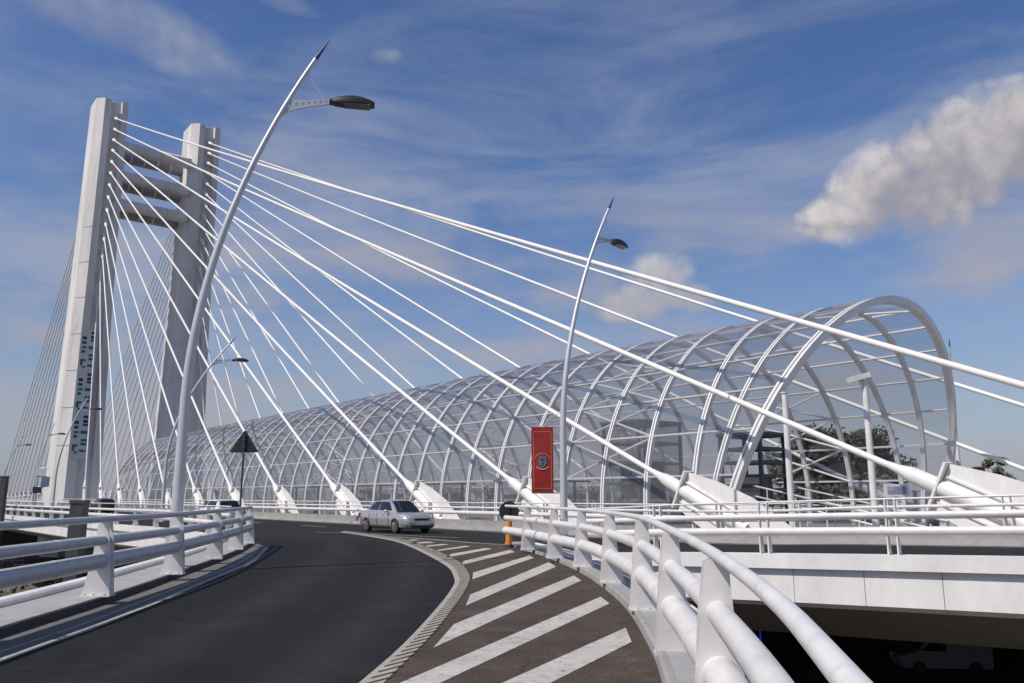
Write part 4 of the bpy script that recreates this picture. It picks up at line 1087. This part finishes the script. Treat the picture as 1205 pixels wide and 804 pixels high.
for i, (dx, dy, s_) in enumerate(((0, 0, 1.5), (-3.0, 2.2, 1.2))):
    c = Vector((q.x + dx, q.y + dy, ZG)); t = thing('steel_drum', c, ['larger rusty orange drum standing on the rubble below', 'smaller rusty orange drum left of the larger one'][i], 'drum', 'rusty drums below the ramp')
    mb = MB(); zz = [0, .05, .45, .5, .55, .95, 1.0, 1.05]; rr = [.42, .45, .45, .48, .45, .45, .47, .42]
    mb.tube([c + UP * z * s_ for z in zz], [r * s_ for r in rr], 18); mb.build('shell', CRATE, t, True)
    mb = MB(); mb.tube([c + UP * 1.05 * s_, c + UP * 1.09 * s_], .09 * s_, 8); mb.build('bung', DARKG, t)
for i, (px, py) in enumerate(((14, 664), (30, 676), (48, 652))):
    c = gp(px, py, ZG); t = thing('site_barrier', c, 'grey tubular site barrier below the ramp, %s' % ['leftmost of three', 'nearest of three', 'farthest right of three'][i], 'barrier', 'site barriers')
    mb = MB()
    for z in (.5, 1.1): mb.tube([c + Vector((-1.5, 0, z)), c + Vector((1.5, .3, z))], .04, 8)
    mb.build('rail', RAILG, t, True)
    mb = MB()
    for x in (-1.4, 0, 1.4): mb.tube([c + Vector((x, .1, 0)), c + Vector((x, .1, 1.2))], .05, 8)
    mb.build('leg', RAILG, t, True)

# ------------------------------------------------------------------ trees and buildings behind
def tree(c, h, w, label, leaf, slender=False, nleaf=5000, seed=1, cat='tree', name='broadleaf_tree', group=None):
    rnd = random.Random(seed); c = Vector(c); t = thing(name, c, label, cat, group)
    mb = MB(); th = h * .42
    mb.tube([c, c + Vector((.1, .05, th * .5)), c + Vector((.05, .1, th)), c + Vector((0, 0, h * .8))], [h * .03, h * .022, h * .017, .03], 10)
    for k in range(9):
        a = k * 2.4; z = h * rnd.uniform(.28, .6); r = w * rnd.uniform(.25, .42)
        mb.tube([c + UP * z, c + Vector((math.cos(a) * r * .5, math.sin(a) * r * .5, z + h * .09)), c + Vector((math.cos(a) * r, math.sin(a) * r, z + h * .2))], [h * .011, h * .008, .02], 6)
    mb.build('trunk', BARK, t, True)
    clumps = []
    for k in range(80 if not slender else 60):
        f = rnd.uniform(.22, .98); prof = math.sin(math.pi * min(1, (f - .16) / .92)) ** .6
        a = rnd.uniform(0, 6.28); r = w * .5 * prof * math.sqrt(rnd.random())
        clumps.append((c + Vector((math.cos(a) * r, math.sin(a) * r, h * f)), w * rnd.uniform(.09, .17) * (1 if not slender else 1.1)))
    mb = MB()
    for k in range(nleaf):
        cc, r = rnd.choice(clumps)
        d = Vector((rnd.gauss(0, 1), rnd.gauss(0, 1), rnd.gauss(0, 1))).normalized() * (r * rnd.uniform(.3, 1.15) )
        p = cc + Vector((d.x, d.y, d.z * .75)); u = Vector((rnd.gauss(0, 1), rnd.gauss(0, 1), rnd.gauss(0, .7))).normalized(); v = u.orthogonal().normalized()
        q = (h * rnd.uniform(.010, .02)) if not slender else .16
        mb.quad([p - u * q - v * q * .6, p + u * q - v * q * .6, p + u * q * .7 + v * q * .6, p - u * q * .7 + v * q * .6])
    mb.build('crown', leaf, t)
def at_ground(px, Y): 
    p = at(px, 585, Y); return Vector((p.x, Y, ZG))
tree(at_ground(990, 74), 15.2, 10.5, 'dark green tree framed by the open end of the glass tunnel', LEAF, seed=3, nleaf=16000)
tree(at_ground(940, 80), 13.2, 8, 'lower dark tree left of the tall one inside the tunnel end', LEAF, seed=4, nleaf=10000)
tree(at_ground(1176, 120), 14.6, 4.6, 'slim olive poplar rising behind the rightmost cable anchor', LEAF2, True, seed=5, nleaf=9000, name='poplar_tree')
for i, (px, Y, h, w, lab) in enumerate(((560, 150, 10.5, 12, 'round dark tree beyond the tunnel behind the red banner'), (700, 170, 10.8, 13, 'wide dark tree beyond the glass lift house'), (420, 190, 10.6, 13, 'dark tree beyond the tunnel behind the silver car'), (820, 140, 10.5, 11, 'dark bushy tree beyond the tunnel near its open end'), (250, 240, 11, 14, 'distant dark tree beyond the black triangular sign'), (1100, 130, 9.5, 11, 'low dark tree beyond the rightmost anchor'))):
    tree(at_ground(px, Y), h, w, lab, LEAF, seed=10 + i, nleaf=4500, group='trees beyond the bridge')
def building(px, Y, w, dp, h, wall, label, storeys=3):
    c = at_ground(px, Y); t = thing('apartment_block', c, label, 'building', 'blocks beyond the bridge')
    mb = MB(); mb.box(c + UP * h / 2, (w, dp, h)); mb.build('wall', wall, t)
    mb = MB(); mb.box(c + UP * (h + .2), (w + .6, dp + .6, .4)); mb.build('roof', ROOF, t)
    nw = int(w / 3.2)
    for i in range(nw):
        for j in range(storeys):
            x = -w / 2 + (i + .5) * w / nw; z = (j + .5) * h / storeys
            mb = MB(); mb.box(c + Vector((x, -dp / 2 - .02, z)), (1.5, .1, 1.5)); mb.build('window', WINDOW, t)
for args in ((640, 210, 26, 12, 9.2, WALLS[0], 'pale low block seen through the middle of the tunnel'), (470, 260, 30, 12, 9.6, WALLS[1], 'grey low block seen through the tunnel behind the silver car'),
             (860, 190, 22, 12, 8.8, WALLS[2], 'ochre low block beyond the lift frame'), (1010, 230, 30, 12, 9.4, WALLS[1], 'grey block behind the tall tree at the tunnel end'), (20, 330, 40, 14, 10.5, WALLS[0], 'distant pale block at the left end of the bridge')):
    building(*args)
cq = at(1153.5, 565, 105); c = Vector((cq.x, 105, ZG)); zt = at(1153, 551, 105).z
t = thing('brick_chimney', c, 'short brown brick chimney at the foot of the leaning lamp', 'chimney')
mb = MB(); mb.box(c + UP * (zt - ZG) / 2, (.95, .95, zt - ZG)); mb.build('stack', BRICK, t)
mb = MB(); mb.box(c + UP * (zt - ZG + .08), (1.15, 1.15, .2)); mb.build('cap', BRICK, t)
